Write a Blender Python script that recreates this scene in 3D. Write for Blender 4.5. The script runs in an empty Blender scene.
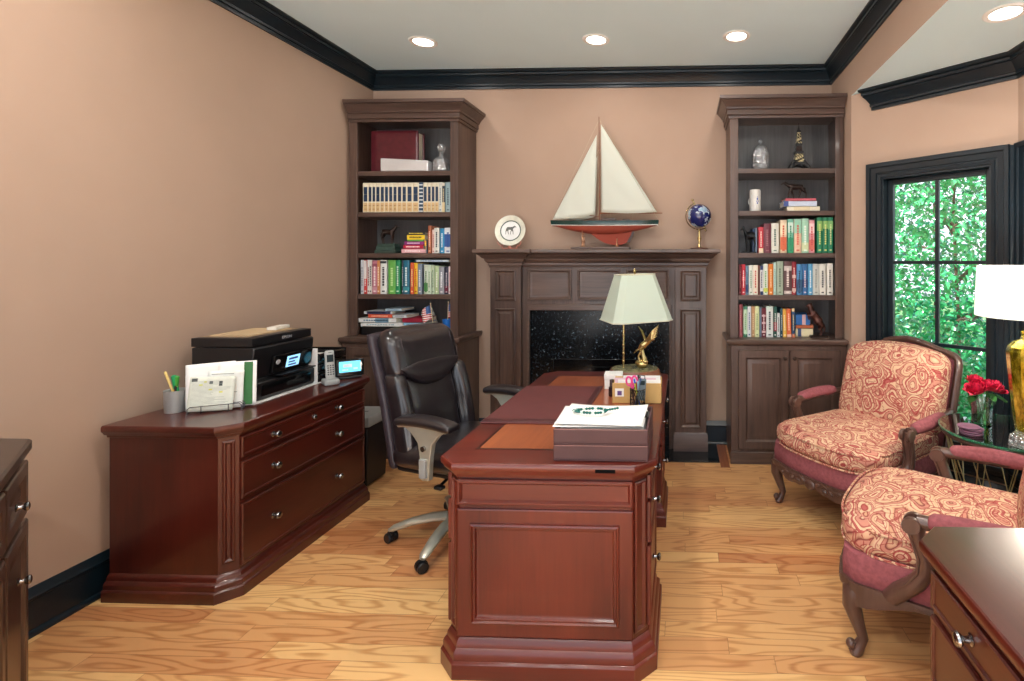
SKY, SUN, EXPO = 1.75, 16, 0.38
import bpy, bmesh, math, random
from mathutils import Vector, Matrix
R = math.radians
PI = math.pi
sc = bpy.context.scene
COL = sc.collection
rnd = random.Random(7)

# ------------------------------------------------------------------ geometry collector
def offset_poly(poly, o, closed=True):
    n = len(poly); out = []
    for i in range(n):
        p = poly[i]
        def nrm(a, b):
            dx, dy = b[0]-a[0], b[1]-a[1]; l = math.hypot(dx, dy) or 1e-9
            return (dy/l, -dx/l)
        if closed or 0 < i < n-1:
            n1 = nrm(poly[i-1], p); n2 = nrm(p, poly[(i+1) % n])
        elif i == 0:
            n1 = n2 = nrm(p, poly[1])
        else:
            n1 = n2 = nrm(poly[i-1], p)
        k = o/(1+n1[0]*n2[0]+n1[1]*n2[1])
        out.append((p[0]+k*(n1[0]+n2[0]), p[1]+k*(n1[1]+n2[1])))
    return out

class MB:
    def __init__(s):
        s.v = []; s.f = []; s.m = []; s.mi = 0; s.X = Matrix.Identity(4)
    def mat(s, i): s.mi = i; return s
    def xf(s, M=None): s.X = M if M is not None else Matrix.Identity(4); return s
    def add(s, vs, fs):
        o = len(s.v); X = s.X
        s.v += [X @ Vector(p) for p in vs]
        s.f += [tuple(i+o for i in f) for f in fs]
        s.m += [s.mi]*len(fs); return s
    def box(s, x0, y0, z0, x1, y1, z1):
        return s.add([(x0,y0,z0),(x1,y0,z0),(x1,y1,z0),(x0,y1,z0),(x0,y0,z1),(x1,y0,z1),(x1,y1,z1),(x0,y1,z1)],
                     [(0,3,2,1),(4,5,6,7),(0,1,5,4),(1,2,6,5),(2,3,7,6),(3,0,4,7)])
    def loft(s, loops, cap0=True, cap1=True):
        n = len(loops[0]); vs = [p for l in loops for p in l]; fs = []
        for k in range(len(loops)-1):
            for i in range(n):
                j = (i+1) % n
                fs.append((k*n+i, k*n+j, (k+1)*n+j, (k+1)*n+i))
        if cap0: fs.append(tuple(range(n))[::-1])
        if cap1: fs.append(tuple((len(loops)-1)*n+i for i in range(n)))
        return s.add(vs, fs)
    def prism(s, poly, z0, z1):
        return s.loft([[(x,y,z0) for x,y in poly], [(x,y,z1) for x,y in poly]])
    def stack(s, poly, st):
        return s.loft([[(x,y,z) for x,y in offset_poly(poly, o)] for o, z in st])
    def rings(s, M, u0, v0, u1, v1, st, cap=True):
        X = s.X; s.X = X @ M
        s.loft([[(u0+i,v0+i,h),(u1-i,v0+i,h),(u1-i,v1-i,h),(u0+i,v1-i,h)] for i, h in st], False, cap)
        s.X = X; return s
    def lathe(s, prof, seg=24, c=(0,0,0), M=None, ring=False, flute=0):
        if ring: prof = list(prof)+[prof[0]]
        X = s.X; s.X = X @ Matrix.Translation(c) @ (M or Matrix.Identity(4))
        s.loft([[(r*(1+flute*(-1)**i)*math.cos(2*PI*i/seg), r*(1+flute*(-1)**i)*math.sin(2*PI*i/seg), z) for i in range(seg)] for r, z in prof], not ring, not ring)
        s.X = X; return s
    def cyl(s, p0, p1, r0, r1=None, seg=12):
        return s.tube([p0, p1], [r0, r0 if r1 is None else r1], seg)
    def tube(s, pts, r, seg=8, closed=False, flat=1.0, up=None):
        pts = [Vector(p) for p in pts]; n = len(pts)
        rs = r if isinstance(r, (list, tuple)) else [r]*n
        loops = []; prev = None
        for i in range(n):
            if closed: t = pts[(i+1) % n]-pts[i-1]
            else: t = pts[min(i+1,n-1)]-pts[max(i-1,0)]
            if t.length < 1e-9: t = Vector((0,0,1))
            t.normalize()
            if prev is None:
                a = Vector(up) if up else (Vector((0,0,1)) if abs(t.z) < .9 else Vector((1,0,0)))
            else: a = prev
            a = a - t*a.dot(t)
            if a.length < 1e-6: a = t.orthogonal()
            a.normalize(); prev = a; b = t.cross(a)
            loops.append([pts[i]+(a*math.cos(2*PI*k/seg)*flat+b*math.sin(2*PI*k/seg))*rs[i] for k in range(seg)])
        if closed:
            loops.append(loops[0]); return s.loft(loops, False, False)
        return s.loft(loops)
    def ellip(s, c, r, seg=16, rings=10, M=None):
        X = s.X; s.X = X @ Matrix.Translation(c) @ (M or Matrix.Identity(4))
        vs = [(0,0,-r[2])]; fs = []
        for k in range(1, rings):
            a = -PI/2+PI*k/rings
            vs += [(r[0]*math.cos(a)*math.cos(2*PI*i/seg), r[1]*math.cos(a)*math.sin(2*PI*i/seg), r[2]*math.sin(a)) for i in range(seg)]
        vs.append((0,0,r[2])); t = len(vs)-1
        for i in range(seg):
            j = (i+1) % seg
            fs.append((0, 1+j, 1+i))
            for k in range(rings-2):
                fs.append((1+k*seg+i, 1+k*seg+j, 1+(k+1)*seg+j, 1+(k+1)*seg+i))
            fs.append((1+(rings-2)*seg+i, 1+(rings-2)*seg+j, t))
        s.add(vs, fs); s.X = X; return s
    def sweep(s, path, prof, closed=False, ends=None):
        # path: 2D points; prof: closed outline of (offset to the right of travel, z)
        n = len(path); offs = [offset_poly(path, d, closed) for d, z in prof]
        loops = [[(offs[k][i][0], offs[k][i][1], prof[k][1]) for k in range(len(prof))] for i in range(n)]
        if ends:
            for i, fn in ends.items():
                loops[i] = [fn(d, z) for d, z in prof]
        if closed: loops.append(loops[0]); return s.loft(loops, False, False)
        return s.loft(loops)
    def grid(s, fn, nu, nv, thick=0.0):
        vs = [fn(i/nu, j/nv) for j in range(nv+1) for i in range(nu+1)]
        fs = [(j*(nu+1)+i, j*(nu+1)+i+1, (j+1)*(nu+1)+i+1, (j+1)*(nu+1)+i) for j in range(nv) for i in range(nu)]
        return s.add(vs, fs)
    def soft(s, c, size, r, n=10, puff=(0,0,0), fn=None):
        # rounded, puffed box
        h = [x/2 for x in size]; r = min(r, min(h)*.999); idx = {}; vs = []; fs = []
        def vert(p):
            k = (round(p[0],5), round(p[1],5), round(p[2],5))
            if k in idx: return idx[k]
            q = [p[i]*h[i] for i in range(3)]
            inn = Vector([max(-(h[i]-r), min(h[i]-r, q[i])) for i in range(3)])
            d = Vector(q)-inn
            w = inn+d.normalized()*r if d.length > 1e-9 else Vector(q)
            for a in range(3):
                if puff[a]:
                    o = [x for x in range(3) if x != a]
                    w[a] += puff[a]*(q[a]/h[a])*(1-p[o[0]]**2)*(1-p[o[1]]**2)
            w = w+Vector(c)
            if fn: w = Vector(fn(w))
            idx[k] = len(vs); vs.append(w); return idx[k]
        ts = [math.sin((-1+2*i/n)*PI/2*.92)/math.sin(PI/2*.92) for i in range(n+1)]
        for a in range(3):
            b, d = (a+1) % 3, (a+2) % 3
            for sg in (-1, 1):
                for i in range(n):
                    for j in range(n):
                        q = []
                        for (u, w) in ((ts[i],ts[j]),(ts[i+1],ts[j]),(ts[i+1],ts[j+1]),(ts[i],ts[j+1])):
                            p = [0,0,0]; p[a] = sg; p[b] = u; p[d] = w; q.append(vert(p))
                        fs.append(tuple(q if sg > 0 else q[::-1]))
        return s.add(vs, fs)
    def build(s, name, mats, parent=None, world=False, origin=None, rz=0, bevel=0, smooth=True, angle=38, remesh=0, sub=0, bseg=2):
        me = bpy.data.meshes.new(name)
        vs = s.v
        if world:
            if parent is not None:
                inv = rootmat(parent).inverted(); vs = [inv @ p for p in vs]
            elif origin is not None:
                o = Vector(origin); vs = [p-o for p in vs]
        me.from_pydata([tuple(p) for p in vs], [], s.f)
        mats = mats if isinstance(mats, (list, tuple)) else [mats]
        for m in mats: me.materials.append(m)
        if len(mats) > 1:
            me.polygons.foreach_set('material_index', s.m)
        bm = bmesh.new(); bm.from_mesh(me)
        bmesh.ops.recalc_face_normals(bm, faces=bm.faces); bm.to_mesh(me); bm.free()
        if smooth:
            me.shade_smooth(); me.set_sharp_from_angle(angle=R(angle))
        o = bpy.data.objects.new(name, me); COL.objects.link(o)
        if parent is not None: o.parent = parent
        if origin is not None: o.location = origin; o.rotation_euler = (0,0,rz)
        if bevel:
            b = o.modifiers.new('edge', 'BEVEL'); b.width = bevel; b.segments = bseg; b.limit_method = 'ANGLE'; b.angle_limit = R(40)
            b.harden_normals = False
        if remesh:
            b = o.modifiers.new('blend', 'REMESH'); b.mode = 'VOXEL'; b.voxel_size = remesh; b.use_smooth_shade = True
            q = o.modifiers.new('soft', 'SMOOTH'); q.factor = .5; q.iterations = 3
        if sub:
            b = o.modifiers.new('sub', 'SUBSURF'); b.levels = sub; b.render_levels = sub
        return o

def rootmat(o):
    while o.parent is not None: o = o.parent
    return Matrix.Translation(o.location) @ Matrix.Rotation(o.rotation_euler[2], 4, 'Z')

def tag(o, label, cat, group=None, kind=None):
    o['label'] = label; o['category'] = cat
    if group: o['group'] = group
    if kind: o['kind'] = kind
    return o
def thing(name, label, cat, loc=(0,0,0), rz=0, group=None):
    o = bpy.data.objects.new(name, None); COL.objects.link(o); o.empty_display_size = .1
    o.location = loc; o.rotation_euler = (0,0,rz)
    return tag(o, label, cat, group)
def struct(o): o['kind'] = 'structure'; return o
def dup(o, parent=None):
    c = o.copy(); COL.objects.link(c)
    if parent is not None: c.parent = parent
    for ch in list(o.children): dup(ch, c)
    return c
def plane(o, u, n):
    # local (u, v=z-ish, n) frame at origin o: columns u, v, n
    u = Vector(u).normalized(); n = Vector(n).normalized(); v = n.cross(u)
    M = Matrix((u, v, n)).transposed().to_4x4(); M.translation = Vector(o); return M

# ------------------------------------------------------------------ materials
def srgb(r, g, b):
    f = lambda c: (c/255/12.92 if c/255 <= .04045 else ((c/255+.055)/1.055)**2.4)
    return (f(r), f(g), f(b), 1)
def newmat(name):
    m = bpy.data.materials.new(name); m.use_nodes = True
    nt = m.node_tree; b = nt.nodes['Principled BSDF']; return m, nt, b
class NT:
    def __init__(s, nt): s.nt = nt
    def n(s, t, **k):
        x = s.nt.nodes.new(t)
        for a, v in k.items(): setattr(x, a, v)
        return x
    def l(s, a, b): s.nt.links.new(a, b)
    def val(s, sock, v):
        if hasattr(v, 'is_output') : s.l(v, sock)
        else: sock.default_value = v
    def math(s, op, a, b=0.0, clamp=False):
        x = s.n('ShaderNodeMath', operation=op, use_clamp=clamp); s.val(x.inputs[0], a); s.val(x.inputs[1], b); return x.outputs[0]
    def mix(s, f, a, b, blend='MIX'):
        x = s.n('ShaderNodeMix', data_type='RGBA', blend_type=blend)
        s.val(x.inputs[0], f); s.val(x.inputs[6], a); s.val(x.inputs[7], b); return x.outputs[2]
    def noise(s, vec, scale, detail=3, rough=.55, w=None, dist=0):
        x = s.n('ShaderNodeTexNoise')
        if w is not None: x.noise_dimensions = '4D'; s.val(x.inputs['W'], w)
        if vec is not None: s.l(vec, x.inputs['Vector'])
        x.inputs['Scale'].default_value = scale; x.inputs['Detail'].default_value = detail
        x.inputs['Roughness'].default_value = rough; x.inputs['Distortion'].default_value = dist
        return x.outputs[0]
    def mapping(s, vec, scale=(1,1,1), loc=(0,0,0), rot=(0,0,0)):
        x = s.n('ShaderNodeMapping'); s.l(vec, x.inputs[0])
        x.inputs['Scale'].default_value = scale; x.inputs['Location'].default_value = loc; x.inputs['Rotation'].default_value = rot
        return x.outputs[0]
    def obj(s): return s.n('ShaderNodeTexCoord').outputs['Object']
    def ramp(s, f, stops, interp='LINEAR'):
        x = s.n('ShaderNodeValToRGB'); x.color_ramp.interpolation = interp
        e = x.color_ramp.elements
        while len(e) < len(stops): e.new(.5)
        for i, (p, c) in enumerate(stops): e[i].position = p; e[i].color = c
        s.l(f, x.inputs[0]); return x.outputs[0]
    def bump(s, h, strength, dist, b):
        x = s.n('ShaderNodeBump'); x.inputs['Strength'].default_value = strength; x.inputs['Distance'].default_value = dist
        s.l(h, x.inputs['Height']); s.l(x.outputs[0], b.inputs['Normal'])
def plain(name, col, rough=.5, metal=0, coat=0, var=.06, vs=12, bump=0, bs=200, spec=.5):
    m, nt, b = newmat(name); t = NT(nt); o = t.obj()
    n = t.noise(o, vs, 3)
    dk = tuple(c*(1-var*2) for c in col[:3])+(1,); lt = tuple(min(1, c*(1+var)) for c in col[:3])+(1,)
    t.l(t.ramp(n, [(.3, dk), (.7, lt)]), b.inputs['Base Color'])
    b.inputs['Roughness'].default_value = rough; b.inputs['Metallic'].default_value = metal
    b.inputs['Coat Weight'].default_value = coat; b.inputs['Coat Roughness'].default_value = .12
    b.inputs['Specular IOR Level'].default_value = spec
    if bump: t.bump(t.noise(o, bs, 2), bump, .002, b)
    return m
def wood(name, dark, light, axis='z', rough=.3, coat=.3, fine=1.0, blotch=.25, spec=.5):
    m, nt, b = newmat(name); t = NT(nt); o = t.obj()
    k = {'x': (.06,1,1), 'y': (1,.06,1), 'z': (1,1,.06)}[axis]
    g = t.noise(t.mapping(o, k), 55*fine, 5, .6, dist=.4)
    g2 = t.noise(t.mapping(o, tuple(min(1, a*4) for a in k)), 5, 3, .5)
    f = t.math('ADD', t.math('MULTIPLY', g, 1-blotch), t.math('MULTIPLY', g2, blotch))
    t.l(t.ramp(f, [(.33, dark), (.5, tuple((a+c)/2 for a, c in zip(dark, light))), (.68, light)]), b.inputs['Base Color'])
    b.inputs['Roughness'].default_value = rough; b.inputs['Coat Weight'].default_value = coat; b.inputs['Coat Roughness'].default_value = .1
    b.inputs['Specular IOR Level'].default_value = spec
    t.bump(g, .06, .001, b)
    return m
def emit(name, col, s):
    m, nt, b = newmat(name); b.inputs['Base Color'].default_value = col; b.inputs['Emission Color'].default_value = col; b.inputs['Emission Strength'].default_value = s
    return m
def glassy(name, tint=(1,1,1,1), refl=.12, rough=.02, body=0.0, bodycol=(.9,.95,1,1), cut=0):
    m, nt, b = newmat(name); t = NT(nt)
    tr = t.n('ShaderNodeBsdfTransparent'); tr.inputs[0].default_value = tint
    gl = t.n('ShaderNodeBsdfGlossy'); gl.inputs['Roughness'].default_value = rough
    if cut:
        vo = t.n('ShaderNodeTexVoronoi'); t.l(t.obj(), vo.inputs['Vector']); vo.inputs['Scale'].default_value = cut
        bp = t.n('ShaderNodeBump'); bp.inputs['Strength'].default_value = 1; bp.inputs['Distance'].default_value = .012; t.l(vo.outputs['Distance'], bp.inputs['Height']); t.l(bp.outputs[0], gl.inputs['Normal'])
    lw = t.n('ShaderNodeLayerWeight'); lw.inputs[0].default_value = .35
    f = t.math('ADD', t.math('MULTIPLY', lw.outputs['Fresnel'], .8), refl, clamp=True)
    mx = t.n('ShaderNodeMixShader'); t.l(f, mx.inputs[0]); t.l(tr.outputs[0], mx.inputs[1]); t.l(gl.outputs[0], mx.inputs[2])
    last = mx
    if body:
        df = t.n('ShaderNodeBsdfDiffuse'); df.inputs[0].default_value = bodycol
        m2 = t.n('ShaderNodeMixShader'); m2.inputs[0].default_value = body; t.l(mx.outputs[0], m2.inputs[1]); t.l(df.outputs[0], m2.inputs[2]); last = m2
    out = [n for n in nt.nodes if n.type == 'OUTPUT_MATERIAL'][0]
    t.l(last.outputs[0], out.inputs['Surface'])
    return m

M = {}
M['wall'] = plain('wall_paint', srgb(178,152,134), .75, var=.02, vs=2, bump=.03, bs=150, spec=.25)
M['ceil'] = plain('ceiling_paint', srgb(216,238,246), .9, var=.01, vs=2, spec=.2)
M['trim'] = plain('black_trim_paint', srgb(14,29,38), .32, var=.1, vs=6)
M['cherry'] = wood('cherry_vertical', srgb(70,20,14), srgb(110,42,28), 'z', .32, .3, blotch=.7)
M['cherryx'] = wood('cherry_across', srgb(66,19,14), srgb(108,40,27), 'x', .33, .25, blotch=.75)
M['cherryy'] = wood('cherry_along', srgb(66,19,14), srgb(108,40,27), 'y', .33, .25, blotch=.75)
M['mahog'] = wood('dark_cherry_vertical', srgb(54,16,12), srgb(86,32,22), 'z', .3, .35, blotch=.7)  # darker copy of the desk's cherry wood, for both credenzas
M['cherrydky'] = wood('dark_cherry_along', srgb(54,16,12), srgb(86,32,22), 'y', .3, .35, blotch=.75)
M['veneer'] = wood('burl_inlay', srgb(122,58,30), srgb(165,92,54), 'y', .28, .4, blotch=.6)
M['walnut'] = wood('walnut_glazed', srgb(56,41,36), srgb(100,78,68), 'z', .36, .15, blotch=.55)
M['walnutx'] = wood('walnut_across', srgb(60,45,40), srgb(106,84,74), 'x', .36, .15, blotch=.5)
M['walnutrefl'] = wood('walnut_backing_reflection', srgb(66,65,66), srgb(98,98,100), 'z', .35, .2, blotch=.6)  # bookcase backing greyed: window reflection put into the colour
M['espresso'] = wood('espresso_cabinet', srgb(50,34,28), srgb(84,60,48), 'z', .35, .3, blotch=.5)
M['carved'] = wood('carved_frame', srgb(58,38,32), srgb(104,76,66), 'z', .28, .2, blotch=.7)
M['pewter'] = plain('pewter_metal', srgb(150,150,152), .25, 1, var=.1)
M['bronzek'] = plain('bronze_knob_metal', srgb(60,48,42), .35, .8)
M['silver'] = plain('champagne_silver_metal', srgb(196,196,182), .35, .6, var=.03)
M['brass'] = plain('brass_metal', srgb(206,184,128), .24, 1, var=.08)
M['bronze'] = plain('dark_bronze', srgb(62,50,46), .3, .7, var=.25, vs=40)
M['black'] = plain('black_plastic', srgb(20,21,24), .38, var=.1)
M['blackg'] = plain('black_gloss', srgb(12,13,15), .12, var=.05)
M['greyp'] = plain('grey_plastic', srgb(150,152,150), .45, var=.03)
M['white'] = plain('white_paper', srgb(240,240,238), .7, var=.01)
M['offwhite'] = plain('ivory_paper', srgb(226,220,200), .7, var=.03)
M['leather'] = plain('dark_leather', srgb(32,28,32), .3, var=.15, vs=30, bump=.15, bs=260, coat=.5)
M['leatherp'] = plain('plum_leather_edge', srgb(50,43,51), .4, var=.12, vs=20, bump=.12, bs=260)
M['traylr'] = plain('maroon_leatherette', srgb(74,46,48), .6, var=.05, bump=.1, bs=300)
M['padlr'] = plain('oxblood_leather_pad', srgb(100,52,52), .42, var=.05, bump=.1, bs=300)
M['pink'] = plain('rose_weave', srgb(152,88,94), .85, var=.12, vs=60, bump=.3, bs=350, spec=.15)
M['glass'] = glassy('clear_glass')
M['pane'] = glassy('window_pane_glass', refl=.02)
M['crystal'] = glassy('cut_crystal', (.94,.97,.99,1), .38, .05, .10, (.9,.95,1,1), 55)
M['tableglass'] = glassy('green_table_glass', (.88,.97,.93,1), .28, .02)
M['glassedge'] = glassy('green_glass_edge', (.25,.75,.55,1), .2, .05, .35, srgb(60,160,120))
M['shade'] = None

def floor_mat():
    m, nt, b = newmat('oak_strip_floor'); t = NT(nt); o = t.obj()
    sp = t.n('ShaderNodeSeparateXYZ'); t.l(o, sp.inputs[0])
    row = t.math('FLOOR', t.math('DIVIDE', sp.outputs[1], .0825))
    wn = t.n('ShaderNodeTexWhiteNoise', noise_dimensions='1D'); t.l(row, wn.inputs['W'])
    x2 = t.math('ADD', sp.outputs[0], t.math('MULTIPLY', wn.outputs['Value'], 7.0))
    col_ = t.math('FLOOR', t.math('DIVIDE', x2, .95))
    pid = t.math('ADD', t.math('MULTIPLY', row, 17.31), t.math('MULTIPLY', col_, 5.77))
    w2 = t.n('ShaderNodeTexWhiteNoise', noise_dimensions='1D'); t.l(pid, w2.inputs['W'])
    pr = w2.outputs['Value']
    # seams
    fy = t.math('FRACT', t.math('DIVIDE', sp.outputs[1], .0825)); fx = t.math('FRACT', t.math('DIVIDE', x2, .95))
    sy = t.math('LESS_THAN', t.math('MINIMUM', fy, t.math('SUBTRACT', 1.0, fy)), .012)
    sx = t.math('LESS_THAN', t.math('MINIMUM', fx, t.math('SUBTRACT', 1.0, fx)), .0012)
    seam = t.math('MAXIMUM', sy, sx)
    # cathedral grain: contour lines of a stretched smooth noise
    big = t.noise(t.mapping(o, (1.3, 9, 1)), 1.0, 1.5, .4, w=t.math('MULTIPLY', pr, 40))
    ring = t.math('SINE', t.math('MULTIPLY', big, 85.0))
    ring = t.math('POWER', t.math('ADD', t.math('MULTIPLY', ring, .5), .5), 2.5)
    fine = t.noise(t.mapping(o, (6, 160, 1)), 1.0, 3, .6, w=pr)
    g = t.math('ADD', t.math('MULTIPLY', ring, .5), t.math('MULTIPLY', fine, .5))
    tone = t.ramp(pr, [(0, srgb(194,130,84)), (.3, srgb(210,154,102)), (.7, srgb(220,168,112)), (1, srgb(230,186,126))])
    dark = t.mix(1.0, tone, (.64,.48,.38,1), 'MULTIPLY')
    c = t.mix(t.ramp(g, [(.35, (0,0,0,1)), (.85, (.85,.85,.85,1))]), tone, dark)
    c = t.mix(t.math('MULTIPLY', seam, .55), c, srgb(110,62,36))
    t.l(c, b.inputs['Base Color'])
    b.inputs['Roughness'].default_value = .3; b.inputs['Coat Weight'].default_value = .25; b.inputs['Coat Roughness'].default_value = .18
    t.bump(t.math('SUBTRACT', t.math('MULTIPLY', fine, .15), seam), .12, .001, b)
    return m
M['floor'] = floor_mat()

def paisley():
    m, nt, b = newmat('paisley_fabric'); t = NT(nt); o = t.obj()
    def warp(vec, sc, amt):
        wx = t.n('ShaderNodeTexNoise'); t.l(vec, wx.inputs['Vector']); wx.inputs['Scale'].default_value = sc; wx.inputs['Detail'].default_value = 1.5
        vm = t.n('ShaderNodeVectorMath', operation='SCALE'); t.l(wx.outputs['Color'], vm.inputs[0]); vm.inputs['Scale'].default_value = amt
        va = t.n('ShaderNodeVectorMath', operation='ADD'); t.l(vec, va.inputs[0]); t.l(vm.outputs[0], va.inputs[1]); return va.outputs[0]
    p = warp(o, 5.5, .20)
    v = t.n('ShaderNodeTexVoronoi'); t.l(t.mapping(p, (1,.72,.8), rot=(.4,.5,.6)), v.inputs['Vector']); v.inputs['Scale'].default_value = 10
    rg = t.math('FRACT', t.math('MULTIPLY', v.outputs['Distance'], 3.1))
    sp = t.n('ShaderNodeSeparateColor'); t.l(v.outputs['Color'], sp.inputs[0])
    q = warp(o, 14, .07)
    v2 = t.n('ShaderNodeTexVoronoi', feature='DISTANCE_TO_EDGE'); t.l(q, v2.inputs['Vector']); v2.inputs['Scale'].default_value = 24
    v3 = t.n('ShaderNodeTexVoronoi'); t.l(q, v3.inputs['Vector']); v3.inputs['Scale'].default_value = 52
    cream = srgb(216,184,152); red = srgb(150,58,58); rose = srgb(178,94,88); tan = srgb(202,154,124); wine = srgb(116,42,46); blush = srgb(198,136,118)
    cA = t.ramp(rg, [(0, rose), (.12, rose), (.18, red), (.25, cream), (.46, cream), (.52, wine), (.57, blush), (.76, blush), (.82, red), (.88, cream)])
    cB = t.ramp(rg, [(0, cream), (.2, tan), (.28, wine), (.34, blush), (.5, blush), (.56, red), (.62, cream), (.8, cream), (.88, rose), (.95, cream)])
    c = t.mix(t.math('GREATER_THAN', sp.outputs[0], .5), cA, cB)
    vein = t.math('LESS_THAN', v2.outputs['Distance'], .05)
    big = t.noise(o, 9, 2)
    c = t.mix(t.math('MULTIPLY', vein, t.math('MULTIPLY', t.math('GREATER_THAN', big, .47), .75)), c, red)
    dot = t.math('LESS_THAN', v3.outputs['Distance'], .26)
    c = t.mix(t.math('MULTIPLY', dot, t.math('MULTIPLY', t.math('LESS_THAN', big, .5), .6)), c, red)
    t.l(c, b.inputs['Base Color']); b.inputs['Roughness'].default_value = .85; b.inputs['Specular IOR Level'].default_value = .2
    t.bump(t.noise(o, 420, 2), .2, .001, b)
    return m
M['paisley'] = paisley()

def granite():
    m, nt, b = newmat('black_granite'); t = NT(nt); o = t.obj()
    n = t.noise(o, 55, 4, .7)
    c = t.ramp(n, [(.5, srgb(9,12,15)), (.60, srgb(18,24,30)), (.66, srgb(60,74,84)), (.72, srgb(150,160,168))])
    t.l(c, b.inputs['Base Color']); b.inputs['Roughness'].default_value = .22; b.inputs['Specular IOR Level'].default_value = .3
    return m
M['granite'] = granite()

def leaf_mat(name, c1, c2):
    m, nt, b = newmat(name); t = NT(nt)
    n = t.noise(t.obj(), 2.2, 3)
    g = t.n('ShaderNodeNewGeometry')
    c = t.ramp(t.math('ADD', t.math('MULTIPLY', n, .6), t.math('MULTIPLY', g.outputs['Random Per Island'], .4)), [(.25, c1), (.75, c2)])
    d = t.n('ShaderNodeBsdfDiffuse'); tl = t.n('ShaderNodeBsdfTranslucent'); gl = t.n('ShaderNodeBsdfGlossy'); gl.inputs['Roughness'].default_value = .25
    t.l(c, d.inputs[0]); t.l(c, tl.inputs[0])
    a = t.n('ShaderNodeMixShader'); a.inputs[0].default_value = .4; t.l(d.outputs[0], a.inputs[1]); t.l(tl.outputs[0], a.inputs[2])
    e = t.n('ShaderNodeMixShader'); e.inputs[0].default_value = .14; t.l(a.outputs[0], e.inputs[1]); t.l(gl.outputs[0], e.inputs[2])
    out = [x for x in nt.nodes if x.type == 'OUTPUT_MATERIAL'][0]; t.l(e.outputs[0], out.inputs['Surface'])
    return m
M['leafA'] = leaf_mat('bright_leaf', srgb(6,122,74), srgb(74,196,116))
M['leafB'] = leaf_mat('deep_leaf', srgb(4,86,76), srgb(34,156,120))
M['bark'] = plain('bark', srgb(86,66,52), .9, var=.3, vs=20)

def shade_mat(name, col, tr=.45, em=0):
    m, nt, b = newmat(name); t = NT(nt)
    d = t.n('ShaderNodeBsdfDiffuse'); tl = t.n('ShaderNodeBsdfTranslucent'); d.inputs[0].default_value = col; tl.inputs[0].default_value = col
    a = t.n('ShaderNodeMixShader'); a.inputs[0].default_value = tr; t.l(d.outputs[0], a.inputs[1]); t.l(tl.outputs[0], a.inputs[2])
    w = t.noise(t.obj(), 300, 1)
    bp = t.n('ShaderNodeBump'); bp.inputs['Strength'].default_value = .1; bp.inputs['Distance'].default_value = .001; t.l(w, bp.inputs['Height']); t.l(bp.outputs[0], d.inputs['Normal'])
    out = [x for x in nt.nodes if x.type == 'OUTPUT_MATERIAL'][0]; t.l(a.outputs[0], out.inputs['Surface'])
    return m
M['shade'] = shade_mat('ivory_shade_fabric', srgb(222,232,220))
M['shadew'] = shade_mat('white_shade_fabric', srgb(248,248,248), .5)
_cc = {}
def colmat(r, g, b, rough=.5):
    k = (r, g, b, rough)
    if k not in _cc: _cc[k] = plain('tone_%02x%02x%02x' % (r, g, b), srgb(r, g, b), rough, var=.04, vs=30)
    return _cc[k]
# ------------------------------------------------------------------ room shell
XL, YB, H = -2.57, 4.10, 3.03          # left wall, back wall, ceiling
XR, YS, HB = 1.19, 3.62, 2.645         # plane of the right-hand opening, its far jamb, bay ceiling
XB = 1.89; YN = -1.7                   # bay outer wall; where the room is left open behind the camera
YC = YS-(XB-XR)
bay = [(XL-.15, YN), (XR, YN), (XR, .25), (XB+.15, .95-.06), (XB+.15, YC+.06), (XR+.15, YS+.06), (XR+.15, YB+.15), (XL-.15, YB+.15)]
struct(MB().prism(bay, -.12, 0).build('floor', M['floor'], smooth=False))
struct(MB().box(XL-.15, YN, H, XR+.15, YB+.15, H+.12).build('ceiling', M['ceil'], smooth=False))
struct(MB().prism([(XR+.002,.2),(XB+.2,.9),(XB+.2,YC+.08),(XR+.15,YS+.12),(XR+.002,YS)], HB, HB+.12).build('ceiling_bay', M['ceil'], smooth=False))
struct(MB().box(XL-.15, YN, 0, XL, YB+.15, H).build('wall_left', M['wall'], smooth=False))
struct(MB().box(XL, YB, 0, XR+.15, YB+.15, H).build('wall_back', M['wall'], smooth=False))
w = MB(); w.box(XR, YS, 0, XR+.15, YB, H); w.box(XR+.0019, YN, HB+.121, XR+.15, YS, H); w.box(XR, YN, HB+.001, XR+.0019, YS, H); w.box(XR, YN, 0, XR+.15, .25, HB)
struct(w.build('wall_right', M['wall'], smooth=False))
BM = Matrix.Translation((XR, YS, 0)) @ Matrix.Rotation(R(-45), 4, 'Z')
BL = (XB-XR)*math.sqrt(2)
HU0, HU1, HZ0, HZ1 = .215, .86, .30, 2.04
w = MB(); w.xf(BM)
w.box(0, 0, 0, HU0, .15, HB); w.box(HU1, 0, 0, BL, .15, HB); w.box(HU0, 0, 0, HU1, .15, HZ0); w.box(HU0, 0, HZ1, HU1, .15, HB)
struct(w.build('wall_bay_back', M['wall'], smooth=False))
WY0, WY1 = 1.15, YC-.105
w = MB(); w.box(XB, WY1, 0, XB+.15, YC, HB); w.box(XB, .95, 0, XB+.15, WY0, HB); w.box(XB, WY0, 0, XB+.15, WY1, HZ0); w.box(XB, WY0, HZ1, XB+.15, WY1, HB)
struct(w.build('wall_bay_side', M['wall'], smooth=False))
w = MB(); w.prism([(XR,.25),(XR+.1,.15),(XB+.1,.85),(XB,.95)], 0, HB)
struct(w.build('wall_bay_front', M['wall'], smooth=False))

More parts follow.
